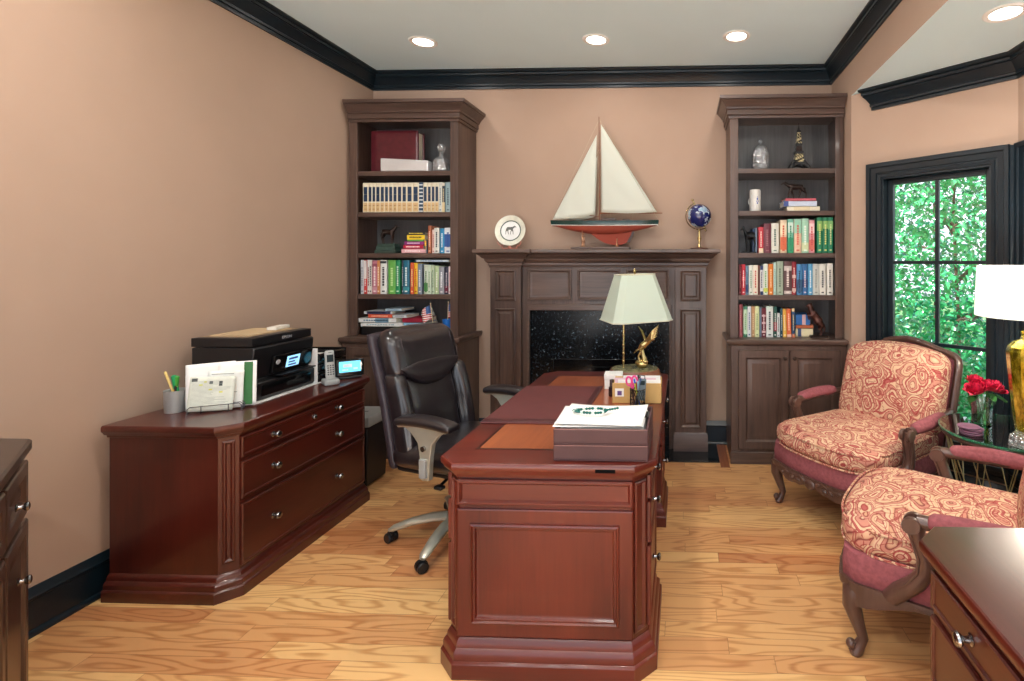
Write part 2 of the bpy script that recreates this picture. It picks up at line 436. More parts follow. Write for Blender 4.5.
# crowns and baseboards
def crown_prof(zt, s=1.0):
    p = [(0,-.142),(.012,-.142),(.014,-.126),(.010,-.122),(.020,-.118),(.022,-.106),(.018,-.102),(.026,-.088),(.042,-.064),(.056,-.050),(.054,-.046),(.062,-.042),(.064,-.028),(.060,-.025),(.072,-.020),(.078,-.012),(.078,0),(0,0)]
    return [(d*s, zt+z*s) for d, z in p]
struct(MB().sweep([(XL, YN), (XL, YB), (XR, YB), (XR, YN)], crown_prof(H)).build('trim_1', M['trim'], smooth=True, angle=30))
def bayend(d, z):
    s = .163-d; q = .70710678
    return (XR+q*(s-d), YS-q*(s+d), z)
bp = crown_prof(HB, 1.0)
struct(MB().sweep([(XR, YS), (XB, YC), (XB, .95)], bp, ends={0: bayend}).build('trim_2', M['trim'], angle=30))
bb = [(0,0),(.030,0),(.030,.010),(.024,.020),(.016,.024),(.016,.138),(.022,.144),(.022,.152),(.016,.160),(.008,.178),(.004,.185),(0,.185)]
struct(MB().sweep([(XL, YN), (XL, YB-.0), (-1.2, YB)], bb).build('baseboard_left', M['trim'], angle=30))
struct(MB().sweep([(-.2, YB), (XR, YB)], bb).build('baseboard_back', M['trim'], angle=30))
struct(MB().sweep([(XR, YS), (XB, YC), (XB, .95)], bb).build('baseboard_bay', M['trim'], angle=30))

# windows
def window(Mw, u0, u1, z0, z1, idx, cols, cas=.095):
    # casing outside the hole, sash and muntins in the recess, each pane of glass its own child
    root = bpy.data.objects.new('window_%d' % idx, None); COL.objects.link(root); root['kind'] = 'structure'
    c = MB(); c.xf(Mw)
    prof = [(0,0),(.0,-.012),(.018,-.016),(.022,-.010),(.028,-.010),(.032,-.018),(.064,-.023),(.068,-.034),(.090,-.036),(.095,-.032),(.095,0)]
    def frame(depth_in, p, y_at):
        path = [(u0, z0), (u1, z0), (u1, z1), (u0, z1)]
        offs = [offset_poly(path, d) for d, h in p]
        loops = [[(offs[k][i][0], y_at+p[k][1], offs[k][i][1]) for k in range(len(p))] for i in range(4)]
        loops.append(loops[0]); c.loft(loops, False, False)
    frame(0, [(d*cas/.095, h) for d, h in prof], 0)
    c.build('window_casing', M['trim'], root, angle=30)
    j = MB(); j.xf(Mw)
    for (a, b, z_, w_) in ((u0, u0+.012, z0, z1), (u1-.012, u1, z0, z1)): j.box(a, 0, z_, b, .13, w_)
    j.box(u0, 0, z0, u1, .13, z0+.012); j.box(u0, 0, z1-.012, u1, .13, z1)
    j.build('window_jamb', M['trim'], root)
    f = MB(); f.xf(Mw); s = .036; y0, y1 = .07, .105
    a0, a1, b0, b1 = u0+.012, u1-.012, z0+.012, z1-.012
    f.box(a0, y0, b0, a0+s, y1, b1); f.box(a1-s, y0, b0, a1, y1, b1); f.box(a0+s, y0, b0, a1-s, y1, b0+s); f.box(a0+s, y0, b1-s, a1-s, y1, b1)
    f.build('window_sash', M['trim'], root, bevel=.003)
    mu = MB(); mu.xf(Mw)
    A0, A1, B0, B1 = a0+s, a1-s, b0+s, b1-s
    for k in range(1, cols):
        x = A0+(A1-A0)*k/cols; mu.box(x-.011, y0+.004, B0, x+.011, y1-.004, B1)
    for k in range(1, 3):
        z = B1-.527*k; mu.box(A0, y0+.006, z-.011, A1, y1-.006, z+.011)
    mu.build('muntin_grille', M['trim'], root, bevel=.002)
    g = MB(); g.xf(Mw); g.box(A0, .086, B0, A1, .089, B1); g.build('glass_pane', M['pane'], root, smooth=False)
    sl = MB(); sl.xf(Mw); sl.box(u0-.11, -.055, z0-.03, u1+.075 if idx == 1 else u1+.11, 0, z0-.002); sl.build('window_sill', M['trim'], root, bevel=.004)
window(BM, HU0, HU1, HZ0, HZ1, 1, 2)
BS = Matrix.Translation((XB, WY1, 0)) @ Matrix.Rotation(R(-90), 4, 'Z')
window(BS, 0, WY1-WY0, HZ0, HZ1, 2, 3)

struct(MB().prism([(XB-.001,YC+.001),(XB-.042,YC+.042),(XB-.052,YC-.0),(XB-.052,YC-.012),(XB-.001,YC-.03)], .18, 2.125).build('trim_4', M['trim'], smooth=False))
# recessed ceiling lights
LAMPS = [((-1.84,3.515,H), 'round recessed ceiling light nearest the left wall'), ((-.61,3.525,H), 'round recessed ceiling light in the middle, above the fireplace'),
         ((.37,3.505,H), 'round recessed ceiling light beside the right bookcase'), ((1.52,2.44,HB), 'round recessed light in the lower bay ceiling'),
         ((-1.84,1.55,H), 'added unseen round recessed ceiling light above the left credenza'), ((-.61,1.55,H), 'added unseen round recessed ceiling light above the near end of the desk'),  # from here on: unseen lights added to brighten the room
         ((.37,1.55,H), 'added unseen round recessed ceiling light above the right credenza'), ((-1.84,-.3,H), 'added unseen recessed ceiling light behind the camera near the left wall'), ((-.61,-.3,H), 'added unseen recessed ceiling light behind the camera mid room'), ((.37,-.3,H), 'added unseen recessed ceiling light behind the camera right of mid room')]
M['lens'] = emit('lit_lamp_lens', (1,.9,.76,1), 9)
for (x, y, z), lab in LAMPS:
    t = thing('recessed_light', lab, 'ceiling light', (x,y,z), 0, 'recessed ceiling lights')
    MB().lathe([(.066,-.001),(.068,-.006),(.088,-.008),(.094,-.004),(.095,-.0005),(.066,-.0005)], 32, ring=True).build('trim_ring', M['white'], t)
    MB().lathe([(.0665,-.003),(.06,-.0045),(.001,-.006)], 32).build('lens', M['lens'], t)
    L = bpy.data.lights.new('downlight', 'AREA'); L.shape = 'DISK'; L.size = .13; L.energy = (2.5 if y > 3 else 12) if z == H else 3; L.color = (1,.94,.88)
    o = bpy.data.objects.new('downlight', L); COL.objects.link(o); o.location = (x,y,z-.02)

# ------------------------------------------------------------------ outdoors
struct(MB().box(-12, -14, -.14, 12, YN, -.121).build('ground_bounce', plain('pale_bounce_surface', srgb(232,232,228), .8, var=.03), smooth=False))  # unseen pale slab added to bounce sunlight up onto the ceiling
struct(MB().box(-14, -1.6, -.32, 22, 24, -.3).build('ground', plain('lawn_soil', srgb(70,110,60), .9, var=.2), smooth=False))
def leafy(name, label, cx, cy, h, rad, n, mat, seed, leaf=.09, z0=.2):
    t = thing(name, label, 'tree', (cx,cy,-.3), 0, 'leafy trees outside the bay window')
    rr = random.Random(seed)
    tr = MB(); tr.tube([(0,0,0),(.03,.02,h*.3),(-.02,.03,h*.6),(0,0,h*.9)], [.02,.018,.014,.008], 8)
    for k in range(9):
        a = rr.uniform(0,2*PI); z = rr.uniform(.3,.85)*h; l = rad*rr.uniform(.5,.9)
        tr.tube([(0,0,z),(l*.5*math.cos(a),l*.5*math.sin(a),z+.15),(l*math.cos(a),l*math.sin(a),z+.25)], [.025,.015,.005], 5)
    tr.build('trunk', M['bark'], t)
    f = MB()
    for k in range(n):
        a = rr.uniform(0,2*PI); zz = rr.uniform(z0, h); prof = math.sin(PI*min(1,max(.06,(zz+.6)/(h+.9))))**.5
        q = rad*prof*(rr.random()**.45)
        p = Vector((q*math.cos(a), q*math.sin(a), zz))
        s = leaf*rr.uniform(.6,1.25)
        Mx = Matrix.Translation(p) @ Matrix.Rotation(rr.uniform(0,2*PI),4,'Z') @ Matrix.Rotation(rr.uniform(-.9,.9),4,'X') @ Matrix.Rotation(rr.uniform(-.2,1.1),4,'Y')
        f.X = Mx
        f.add([(0,0,0),(s*.35,s*.26,.10*s),(s*.38,0,0),(s*.35,-s*.26,.10*s),(s*.75,s*.2,.02*s),(s*.78,0,-.08*s),(s*.75,-s*.2,.02*s),(s*1.1,0,-.2*s)],
              [(0,2,1),(0,3,2),(1,2,5,4),(2,3,6,5),(4,5,7),(5,6,7)])
    f.build('foliage', mat, t, smooth=True, angle=80)
leafy('tree', 'bright green leafy tree directly outside the bay window panes', 2.72, 5.12, 3.7, .95, 9000, M['leafA'], 1, .075)
leafy('tree', 'leafy tree at the right edge outside the bay window', 4.85, 4.3, 3.9, 1.0, 3500, M['leafB'], 2, .09)
leafy('tree', 'leafy tree outside the side bay window, right of the gold lamp', 4.1, 2.1, 3.7, 1.05, 3500, M['leafA'], 5, .09)
leafy('tree', 'tall dark green tree standing further back behind the bay window', 4.0, 8.2, 6.2, 1.9, 7000, M['leafB'], 3, .13)
# ------------------------------------------------------------------ built-in bookcases
YF, YBASE = 3.76, 3.69
SHELF = [2.162, 1.848, 1.535, 1.222]; CT = .905
def knob(mb, M_, r=.015, l=.028):
    mb.lathe([(r*.75,0),(r*.8,.002),(r*.45,.005),(r*.38,l*.5),(r*.75,l*.65),(r,l*.85),(r*.85,l),(r*.4,l*1.08)], 14, M=M_)
def raised_door(mb, Mf, u0, v0, u1, v1, fr=.055):
    mb.rings(Mf, u0, v0, u1, v1, [(0,0),(0,.016),(.004,.02),(fr-.006,.02),(fr,.015),(fr+.006,.006),(fr+.012,.006),(fr+.034,.015),(fr+.038,.015)])
def tower(label, x0, x1, bx0, bx1, cx0, cx1, left_open, right_open):
    root = thing('bookcase', label, 'bookcase', ((x0+x1)/2, YB-.2, 0), 0, 'built-in bookcases')
    K = dict(parent=root, world=True)
    yb = YB-.003
    for a in (x0, x1-.02):
        MB().box(a, YF+.02, CT, a+.02, yb, 2.60).build('side_panel', M['walnut'], **K)
    f = MB(); f.box(x0, YF, CT, x0+.062, YF+.02, 2.60); f.box(x1-.062, YF, CT, x1, YF+.02, 2.60); f.box(x0+.062, YF, 2.54, x1-.062, YF+.02, 2.60)
    f.build('face_frame', M['walnut'], bevel=.003, **K)
    MB().box(x0+.02, yb-.012, CT, x1-.02, yb, 2.60).build('back_panel', M['walnutrefl'], **K)
    MB().box(x0+.02, YF+.02, 2.565, x1-.02, yb-.012, 2.60).build('top_panel', M['walnut'], **K)
    for z in SHELF:
        MB().box(x0+.02, YF+.012, z-.036, x1-.02, yb-.012, z).build('shelf', M['walnutx'], bevel=.003, **K)
    pr = [(0,2.532),(.010,2.532),(.012,2.548),(.008,2.552),(.020,2.556),(.020,2.590),(.016,2.593),(.028,2.598),(.030,2.610),(.034,2.614),(.046,2.632),(.066,2.652),(.064,2.656),(.076,2.660),(.078,2.684),(0,2.684)]
    path = ([(x0, yb)] if left_open else [])+[(x0, YF), (x1, YF)]+([(x1, yb)] if right_open else [])
    c = MB().sweep(path, pr); c.box(x0, YF, 2.60, x1, yb, 2.682); c.build('crown_moulding', M['walnutx'], angle=30, **K)
    ct = MB(); ct.stack([(cx0+.012, YBASE-.012), (cx1-.012, YBASE-.012), (cx1-.012, yb), (cx0+.012, yb)], [(-.004,.862),(.004,.868),(.008,.874),(.012,.882),(.012,.899),(.008,.905)])
    ct.build('countertop', M['walnutx'], angle=30, **K)
    b = MB(); b.box(bx0, YBASE, 0, bx1, yb, .862); b.build('base_cabinet', M['walnut'], bevel=.003, **K)
    p = MB(); p.box(bx0-.006, YBASE-.008, 0, bx1+ (.006 if right_open else -.0), YBASE, .09); p.build('plinth', M['walnutx'], bevel=.004, **K)
    mid = (bx0+bx1)/2; n = Vector((0,-1,0))
    for sgn, a, e in ((1, bx0+.05, mid-.004), (-1, mid+.004, bx1-.05)):
        d = MB(); raised_door(d, plane((0,YBASE,0), (1,0,0), n), a, .115, e, .83, .06)
        dr = d.build('door', M['walnut'], angle=25, **K)
        kx = e-.03 if sgn > 0 else a+.03
        k = MB(); knob(k, plane((kx, YBASE-.02, .775), (1,0,0), n), .014); k.build('knob', M['bronzek'], dr, world=True)
    return root
LX0, LX1 = -2.545, -1.70; RX0, RX1 = .348, 1.182
tower('left walnut built-in bookcase beside the fireplace', LX0, LX1, -2.555, -1.675, -2.566, -1.65, False, True)
tower('right walnut built-in bookcase beside the window bay', RX0, RX1, .350, 1.184, .318, 1.187, True, False)

# ------------------------------------------------------------------ fireplace
fp = thing('fireplace', 'dark walnut panelled fireplace surround with black granite between the bookcases', 'fireplace', (-.66, 3.95, 0))
K = dict(parent=fp, world=True)
PL = (-1.508, -1.267); PRr = (-.062, .180); YP, YFZ = 3.90, 3.945; yb = YB-.003
for (a, e) in (PL, PRr):
    p = MB(); p.box(a, YP, .0, e, yb, 1.44); pl = p.build('pilaster', M['walnut'], bevel=.003, **K)
    Mf = plane((0,YP,0), (1,0,0), (0,-1,0))
    st = [(0,0),(.0,.012),(.006,.014),(.016,.004),(.020,.002),(.028,.002),(.042,.010),(.046,.010)]
    q = MB(); q.rings(Mf, a+.04, 1.165, e-.04, 1.405, st); q.build('pilaster_panel', M['walnut'], pl, world=True, angle=25)
    q = MB(); q.rings(Mf, a+.04, .19, e-.04, 1.105, st); q.build('pilaster_panel', M['walnut'], pl, world=True, angle=25)
    q = MB(); q.stack([(a, YP), (e, YP), (e, yb), (a, yb)], [(.012,0),(.012,.125),(.009,.132),(.009,.138),(.002,.152)]); q.build('pilaster_plinth', M['walnutx'], pl, world=True, angle=30)
f = MB(); f.box(PL[1], YFZ, 1.13, PRr[0], yb, 1.44); f.box(PL[1], YFZ, 0, PL[1]+.052, yb, 1.13); f.box(PRr[0]-.04, YFZ, 0, PRr[0], yb, 1.13)
fr = f.build('frieze', M['walnut'], bevel=.002, **K)
Mf = plane((0,YFZ,0), (1,0,0), (0,-1,0))
for a, e in ((-1.225,-.875), (-.83,-.492), (-.445,-.108)):
    q = MB(); q.rings(Mf, a, 1.168, e, 1.413, [(0,0),(0,.012),(.006,.015),(.012,.015),(.022,.004),(.03,.002),(.036,.002)]); q.build('frieze_panel', M['walnutx'], fr, world=True, angle=25)
q = MB(); op = [(PL[1]+.052, 0), (PL[1]+.052, 1.09), (PRr[0]-.04, 1.09), (PRr[0]-.04, 0)]
for x0_, x1_, z0_, z1_ in ((PL[1]+.04, PL[1]+.058, 0, 1.10), (PRr[0]-.046, PRr[0]-.028, 0, 1.10), (PL[1]+.04, PRr[0]-.028, 1.087, 1.135)):
    q.box(x0_, YFZ-.012, z0_, x1_, YFZ, z1_)
q.build('opening_trim', M['walnutx'], bevel=.004, **K)
g = MB(); FX0, FX1, FZ = -1.06, -.26, .70
g.box(PL[1]+.05, 3.975, 0, FX0, 4.0, 1.12); g.box(FX1, 3.975, 0, PRr[0]-.035, 4.0, 1.12); g.box(FX0, 3.975, FZ, FX1, 4.0, 1.12)
g.build('granite_surround', M['granite'], smooth=False, **K)
fb = MB(); fb.box(FX0, 4.09, 0, FX1, 4.096, FZ); fb.box(FX0-.01, 4.0, 0, FX0, 4.096, FZ); fb.box(FX1, 4.0, 0, FX1+.01, 4.096, FZ); fb.box(FX0, 4.0, FZ, FX1, 4.096, FZ+.01)
fb.build('firebox', M['black'], smooth=False, **K)
ff = MB()
for a, b_, c_, d in ((FX0, FX0+.035, .0, FZ), (FX1-.035, FX1, .0, FZ), (FX0+.035, FX1-.035, FZ-.06, FZ)): ff.box(a, 3.968, b_ if False else c_, b_, 3.985, d)
ff.box(FX0+.035, 3.972, .0, FX1-.035, 3.98, FZ-.06)
ff.build('firebox_door', M['blackg'], bevel=.003, **K)
pr = [(-.02,1.425),(.004,1.425),(.008,1.44),(.014,1.444),(.014,1.46),(.024,1.466),(.034,1.482),(.036,1.494),(.05,1.50),(.064,1.516),(.078,1.528),(.084,1.532),(.098,1.536),(.102,1.542),(.102,1.558),(.098,1.566),(-.02,1.566)]
path = [(PL[0], yb), (PL[0], YP), (PL[1], YP), (PL[1], YFZ), (PRr[0], YFZ), (PRr[0], YP), (PRr[1], YP), (PRr[1], yb)]
c = MB().sweep(path, pr); c.box(PL[0]-.015, YFZ-.0, 1.44, PRr[1]+.015, yb, 1.5655); c.box(PL[0], YP-.0, 1.5, PL[1], YFZ, 1.5655); c.box(PRr[0], YP, 1.5, PRr[1], YFZ, 1.5655)
c.build('mantel_shelf', M['walnutx'], angle=30, **K)
MB().box(-1.62, 3.70, .0005, .268, yb, .010).build('hearth_slab', plain('hearth_granite', srgb(10,16,20), .06, var=.2, vs=60), bevel=.002, **K)
b = MB(); b.box(.270, 3.62, 0, .336, YB-.03, .0035); struct(b.build('trim_3', wood('floor_border_strip', srgb(120,66,42), srgb(160,96,64), 'y', .3, .3), smooth=False))
# ------------------------------------------------------------------ credenzas (drawer chests with chamfered corners)
TOPST = [(-.034,.700),(-.024,.704),(-.022,.714),(-.012,.718),(-.007,.728),(-.002,.733),(0,.738),(0,.752),(-.002,.757),(-.006,.760)]
BASEST = [(0,0),(0,.052),(-.004,.058),(-.008,.060),(-.008,.082),(-.012,.090),(-.020,.098),(-.022,.112),(-.028,.122),(-.034,.128)]
def credenza(label, loc, rz, D=.615, L=1.08, c=.07):
    t = thing('credenza', label, 'cabinet', loc, rz)
    poly = [(0,0),(D-c,0),(D,c),(D,L-c),(D-c,L),(0,L)]
    def wstack(mb, st):                                  # offsets everywhere except at the wall side
        return mb.loft([[(max(0,x) if i not in (0,5) else 0,y,z) for i,(x,y) in enumerate(offset_poly(poly,o))] for o,z in st])
    wstack(MB(), TOPST).build('top', M['cherrydky'], t, angle=30)
    wstack(MB(), [(o_, z_*.84) for o_, z_ in BASEST]).build('base_moulding', M['cherrydky'], t, angle=30)
    body = [(0,q[1]) if i in (0,5) else q for i,q in enumerate(offset_poly(poly, -.034))]
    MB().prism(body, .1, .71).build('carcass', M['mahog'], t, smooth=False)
    fx = D-.034; Mf = plane((fx,0,0), (0,1,0), (1,0,0))
    y0, y1 = c+.015, L-c-.015
    for z0, z1, nk in ((.600,.692,3), (.415,.580,2), (.122,.395,2)):
        d = MB(); d.rings(Mf, y0, z0, y1, z1, [(0,0),(0,.010),(.004,.014),(.012,.014),(.016,.009),(.022,.009)])
        dr = d.build('drawer', M['cherrydky'], t, angle=25)
        for ky in (y0+.175, y1-.25):
            k = MB(); knob(k, plane((fx+.009, ky, (z0+z1)/2), (0,1,0), (1,0,0)), .0165, .034); k.build('knob', M['pewter'], dr)
        if nk == 3:
            k = MB(); k.lathe([(.013,0),(.013,.007),(.009,.012),(.004,.014)], 14, M=plane((fx+.009, (y0+y1)/2+.01, (z0+z1)/2), (0,1,0), (1,0,0))); k.build('keyhole', M['pewter'], dr)
    for (p, u) in ((body[1], (1,1,0)), (body[3], (-1,1,0))):
        u = Vector(u).normalized(); n = Vector((u.y, -u.x, 0)); wl = (Vector(body[2])-Vector(body[1])).length
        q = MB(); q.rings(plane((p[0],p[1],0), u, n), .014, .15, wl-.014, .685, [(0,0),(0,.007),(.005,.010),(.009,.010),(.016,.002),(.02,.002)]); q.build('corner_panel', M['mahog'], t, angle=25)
    return t
credenza('dark cherry drawer credenza against the left wall under the printer', (-2.507,2.085,0), 0, .574, 1.035)
credenza('dark cherry credenza with chamfered corner at the near right, in front of the near armchair', (1.176,1.383,0), PI, .574, 1.10)

# ------------------------------------------------------------------ corner cabinet at the near left
cc = thing('corner_cabinet', 'dark espresso cabinet with angled front and black top at the near left wall', 'cabinet', (-2.2,1.2,0))
K = dict(parent=cc, world=True)
poly = [(-2.555,.35), (-1.41,.35), (-1.41,.905), (-2.098,1.553), (-2.555,1.553)]
MB().stack(poly, [(-.006,.862),(0,.868),(0,.893),(-.006,.90)]).build('countertop', plain('dark_worktop', srgb(62,50,44), .3, var=.1, vs=30), angle=30, **K)
body = offset_poly(poly, -.026)
MB().prism(body, .0, .862).build('carcass', M['espresso'], smooth=False, **K)
A, Bq = Vector(body[3]), Vector(body[2]); u = (Bq-A).normalized(); n = Vector((-u.y, u.x)); n = n if n.x > 0 else -n
# local frame running from the near end to the far end so that v points up
Mf = plane((Bq.x,Bq.y,0), (-u.x,-u.y,0), (n.x,n.y,0)); LL = (Bq-A).length
for (s0, s1) in ((.015,.32), (.335,LL-.015)):
    a, e = LL-s1, LL-s0
    st = [(0,0),(0,.018),(.005,.022),(.038,.022),(.044,.018),(.05,.008),(.056,.008),(.074,.016),(.076,.016)]
    d = MB(); d.rings(Mf, a, .675, e, .84, st); dr = d.build('drawer', M['espresso'], angle=25, **K)
    k = MB(); knob(k, Mf @ Matrix.Translation(((a+e)/2, .738, .016)), .014, .026); k.build('knob', M['pewter'], dr, world=True)
    d = MB(); d.rings(Mf, a, .06, e, .655, st); dr = d.build('door', M['espresso'], angle=25, **K)
    k = MB(); knob(k, Mf @ Matrix.Translation(((a+e)/2-.02, .525, .022)), .014, .026); k.build('knob', M['pewter'], dr, world=True)

# ------------------------------------------------------------------ partners desk
dk = thing('desk', 'large cherry pedestal desk with inlaid top in the middle of the room', 'desk', (-.49,2.5,0))
K = dict(parent=dk, world=True)
X0, X1, Y0, Y1, c = -.888, -.093, 1.745, 3.255, .075
top = [(X0+c,Y0),(X1-c,Y0),(X1,Y0+c),(X1,Y1-c),(X1-c,Y1),(X0+c,Y1),(X0,Y1-c),(X0,Y0+c)]
MB().stack(top, [(o, z) for o, z in TOPST]).build('desktop', M['cherryx'], angle=30, **K)
iv = MB(); iv.box(-.772, 1.895, .7598, -.215, 3.11, .7606); iv.build('inlay', M['veneer'], smooth=False, **K)
ib = MB()
for a in ((-.785,1.882,-.202,1.895), (-.785,3.11,-.202,3.123), (-.785,1.895,-.772,3.11), (-.215,1.895,-.202,3.11)): ib.box(a[0],a[1],.7598,a[2],a[3],.7606)
ib.build('inlay_banding', plain('dark_banding', srgb(52,20,14), .3), smooth=False, **K)
for near in (True, False):
    ya, ye = (Y0, 2.215) if near else (2.79, Y1)
    if near: poly = [(X0+c,ya),(X1-c,ya),(X1,ya+c),(X1,ye),(X0,ye),(X0,ya+c)]
    else: poly = [(X0,ya),(X1,ya),(X1,ye-c),(X1-c,ye),(X0+c,ye),(X0,ye-c)]
    body = offset_poly(poly, -.036)
    pd = MB().prism(body, .1, .71).build('pedestal', M['cherry'], smooth=False, **K)
    MB().stack(poly, BASEST).build('base_moulding', M['cherryx'], angle=30, **K)
    fy = ya+.036 if near else ye-.036
    Mf = plane((0,fy,0), (1,0,0), (0,-1,0)) if near else plane((0,fy,0), (-1,0,0), (0,1,0))
    a, e = (X0+c+.008, X1-c-.008) if near else (-(X1-c-.008), -(X0+c+.008))
    fz = MB(); fz.rings(Mf, a, .604, e, .694, [(0,0),(0,.012),(.004,.016),(.010,.016),(.018,.006),(.024,.006)]); fz.build('frieze_panel', M['cherryx'], pd, world=True, angle=25)
    ep = MB(); ep.rings(Mf, a, .134, e, .588, [(0,0),(0,.008),(.004,.010),(.048,.010),(.05,.018),(.056,.020),(.060,.014),(.066,.014),(.070,.005),(.076,.003),(.08,.003)])
    ep.build('end_panel', M['cherry'], pd, world=True, angle=25)
    idx = ((1, (1,1,0)), (5, (1,-1,0))) if near else ((2, (-1,1,0)), (4, (-1,-1,0)))
    for i, uu in idx:
        p = body[i]; uu = Vector(uu).normalized(); nn = Vector((uu.y,-uu.x,0)); wl = (Vector(body[(i+1)%6])-Vector(body[i])).length
        q = MB(); q.rings(plane((p[0],p[1],0), uu, nn), .012, .15, wl-.012, .685, [(0,0),(0,.007),(.005,.010),(.009,.010),(.016,.002),(.02,.002)]); q.build('corner_panel', M['cherry'], pd, world=True, angle=25)
    ys, yt = (ya+c+.01, ye-.02) if near else (ya+.02, ye-c-.01)
    for side in (-1, 1):
        fx = X0+.036 if side < 0 else X1-.036
        Ms = plane((fx,0,0), (0,-1,0), (-1,0,0)) if side < 0 else plane((fx,0,0), (0,1,0), (1,0,0))
        a, e = (-yt, -ys) if side < 0 else (ys, yt)
        for z0, z1 in ((.61,.694), (.45,.596), (.15,.436)):
            d = MB(); d.rings(Ms, a, z0, e, z1, [(0,0),(0,.010),(.004,.014),(.012,.014),(.016,.009),(.022,.009)]); dr = d.build('drawer', M['cherryy'], pd, world=True, angle=25)
            k = MB(); knob(k, Ms @ Matrix.Translation(((a+e)/2, (z0+z1)/2, .009)), .015, .03); k.build('knob', M['pewter'], dr, world=True)
md = MB(); md.box(-.42, 2.179, .1, -.40, 2.826, .71); md.build('modesty_panel', M['cherry'], smooth=False, **K)
ap = MB(); ap.box(X0+.036, 2.179, .60, X0+.056, 2.826, .705); ap.box(X1-.056, 2.179, .60, X1-.036, 2.826, .705); ap.build('apron', M['cherryy'], smooth=False, **K)
es = MB(); es.box(-.305, Y0+.0035, .7345, -.235, Y0+.02, .7465); es.box(-.305, Y0-.0012, .7345, -.235, Y0+.012, .7465)
es.build('edge_slot', plain('slot_black', srgb(8,8,9), .9, spec=.1), smooth=False, **K)
# ------------------------------------------------------------------ executive swivel chair (+x is forward)
ch = thing('office_chair', 'dark brown leather executive swivel chair with silver arms behind the desk', 'chair', (-1.172,2.66,0), R(-17.5))
def bend(p):
    z = p[2]-.47
    return (p[0]-.20-.06*z/.3-.10*max(0,z-.25)**1.2+.55*p[1]**2, p[1], p[2])
s = MB(); s.soft((0.02,0,.485), (.52,.52,.11), .05, 12, (0,0,.025)); s.build('seat', M['leather'], ch, sub=1)
s = MB(); s.soft((0.0,0,.425), (.44,.46,.035), .015, 6); s.build('seat_pan', M['black'], ch)
s = MB(); s.soft((-.075,0,.755), (.055,.50,.68), .027, 14, (.02,0,0), bend); s.build('back_shell', M['leatherp'], ch, sub=1)
s = MB(); s.soft((0.0,0,.68), (.10,.34,.42), .045, 12, (.02,0,0), bend); bc = s.build('back_cushion', M['leather'], ch, sub=1)
for y in (-.205,.205):
    s = MB(); s.soft((.012,y,.68), (.12,.095,.44), .045, 10, (.015,0,0), bend); s.build('side_bolster', M['leather'], bc, sub=1)
s = MB(); s.soft((.0,0,.978), (.140,.465,.262), .068, 14, (.02,0,.01), bend); hr = s.build('headrest', M['leather'], ch, sub=1)
s = MB()
def lens(u, v):
    a = -1+2*u; w = .086*(1-abs(a)**2.2)
    y = a*.205; z = .885+w*(2*v-1)*.95+.028*(a*a)*1.1
    x = .062+.035*math.sqrt(max(0,(1-abs(a)**2.2)*(1-(2*v-1)**2)))
    return bend((x, y, z))
s.grid(lens, 24, 10); s.build('head_pad', M['leather'], hr)
# stitched seams as raised welts
for y in (-.17,.17): MB().tube([bend((.074, y, .90+.17*k/8)) for k in range(9)], .0035, 6).build('welt_seam', M['leatherp'], hr)
for sg in (-1, 1):
    y = .315*sg
    def arch(p): return (p[0]+.012, p[1], p[2]+.030-.18*max(0,abs(p[0]-.02)-.03)**1.5*1.6)
    s = MB(); s.soft((.045,y,.685), (.335,.085,.038), .018, 10, (0,0,.008), arch); s.build('armrest', M['leather'], ch, sub=1)
    br = MB(); rail = [arch((-.115+.29*k/8, y, .664)) for k in range(9)]
    br.tube(rail, .024, 8, flat=.5); 
    out = [(-.075,.658),(-.03,.63),(.005,.585),(.015,.52),(.005,.42),(.028,.405),(.062,.41),(.072,.52),(.085,.585),(.12,.63),(.16,.652),(.10,.664),(-.02,.664)]
    out = [(x_*1.08+.010, z_+.026) for x_, z_ in out]
    loops = [[(x_, y+d+(.018*sg*(.66-z_)*-2.0), z_) for x_, z_ in out] for d in (-.014, .014)]
    br.loft(loops); b = br.build('arm_bracket', M['silver'], ch, bevel=.004)
    bo = MB(); bo.cyl((.055,y+.022,.59),(.055,y-.022,.59),.013); bo.build('bolt', M['pewter'], b)
    pl = MB(); pl.box(.032,y-.022,.450,.070,y+.022,.54); pl.build('bracket_plate', M['greyp'], b, bevel=.004)
s = MB(); s.box(-.14,-.09,.355,.14,.09,.41); s.build('tilt_mechanism', M['black'], ch, bevel=.01)
s = MB(); s.cyl((.02,-.09,.385),(.06,-.23,.375),.008); s.soft((.065,-.24,.373),(.05,.035,.02),.009,4); s.build('lever', M['black'], ch)
SB = Matrix.Translation((-.042,.0,0))
s = MB(); s.lathe([(.033,.10),(.033,.24),(.024,.245),(.024,.36)], 20); s.v = [SB @ p for p in s.v]; s.build('gas_column', M['black'], ch)
s = MB(); s.lathe([(.045,.075),(.055,.085),(.055,.125),(.04,.14)], 20); s.v = [SB @ p for p in s.v]; s.build('hub', M['silver'], ch)
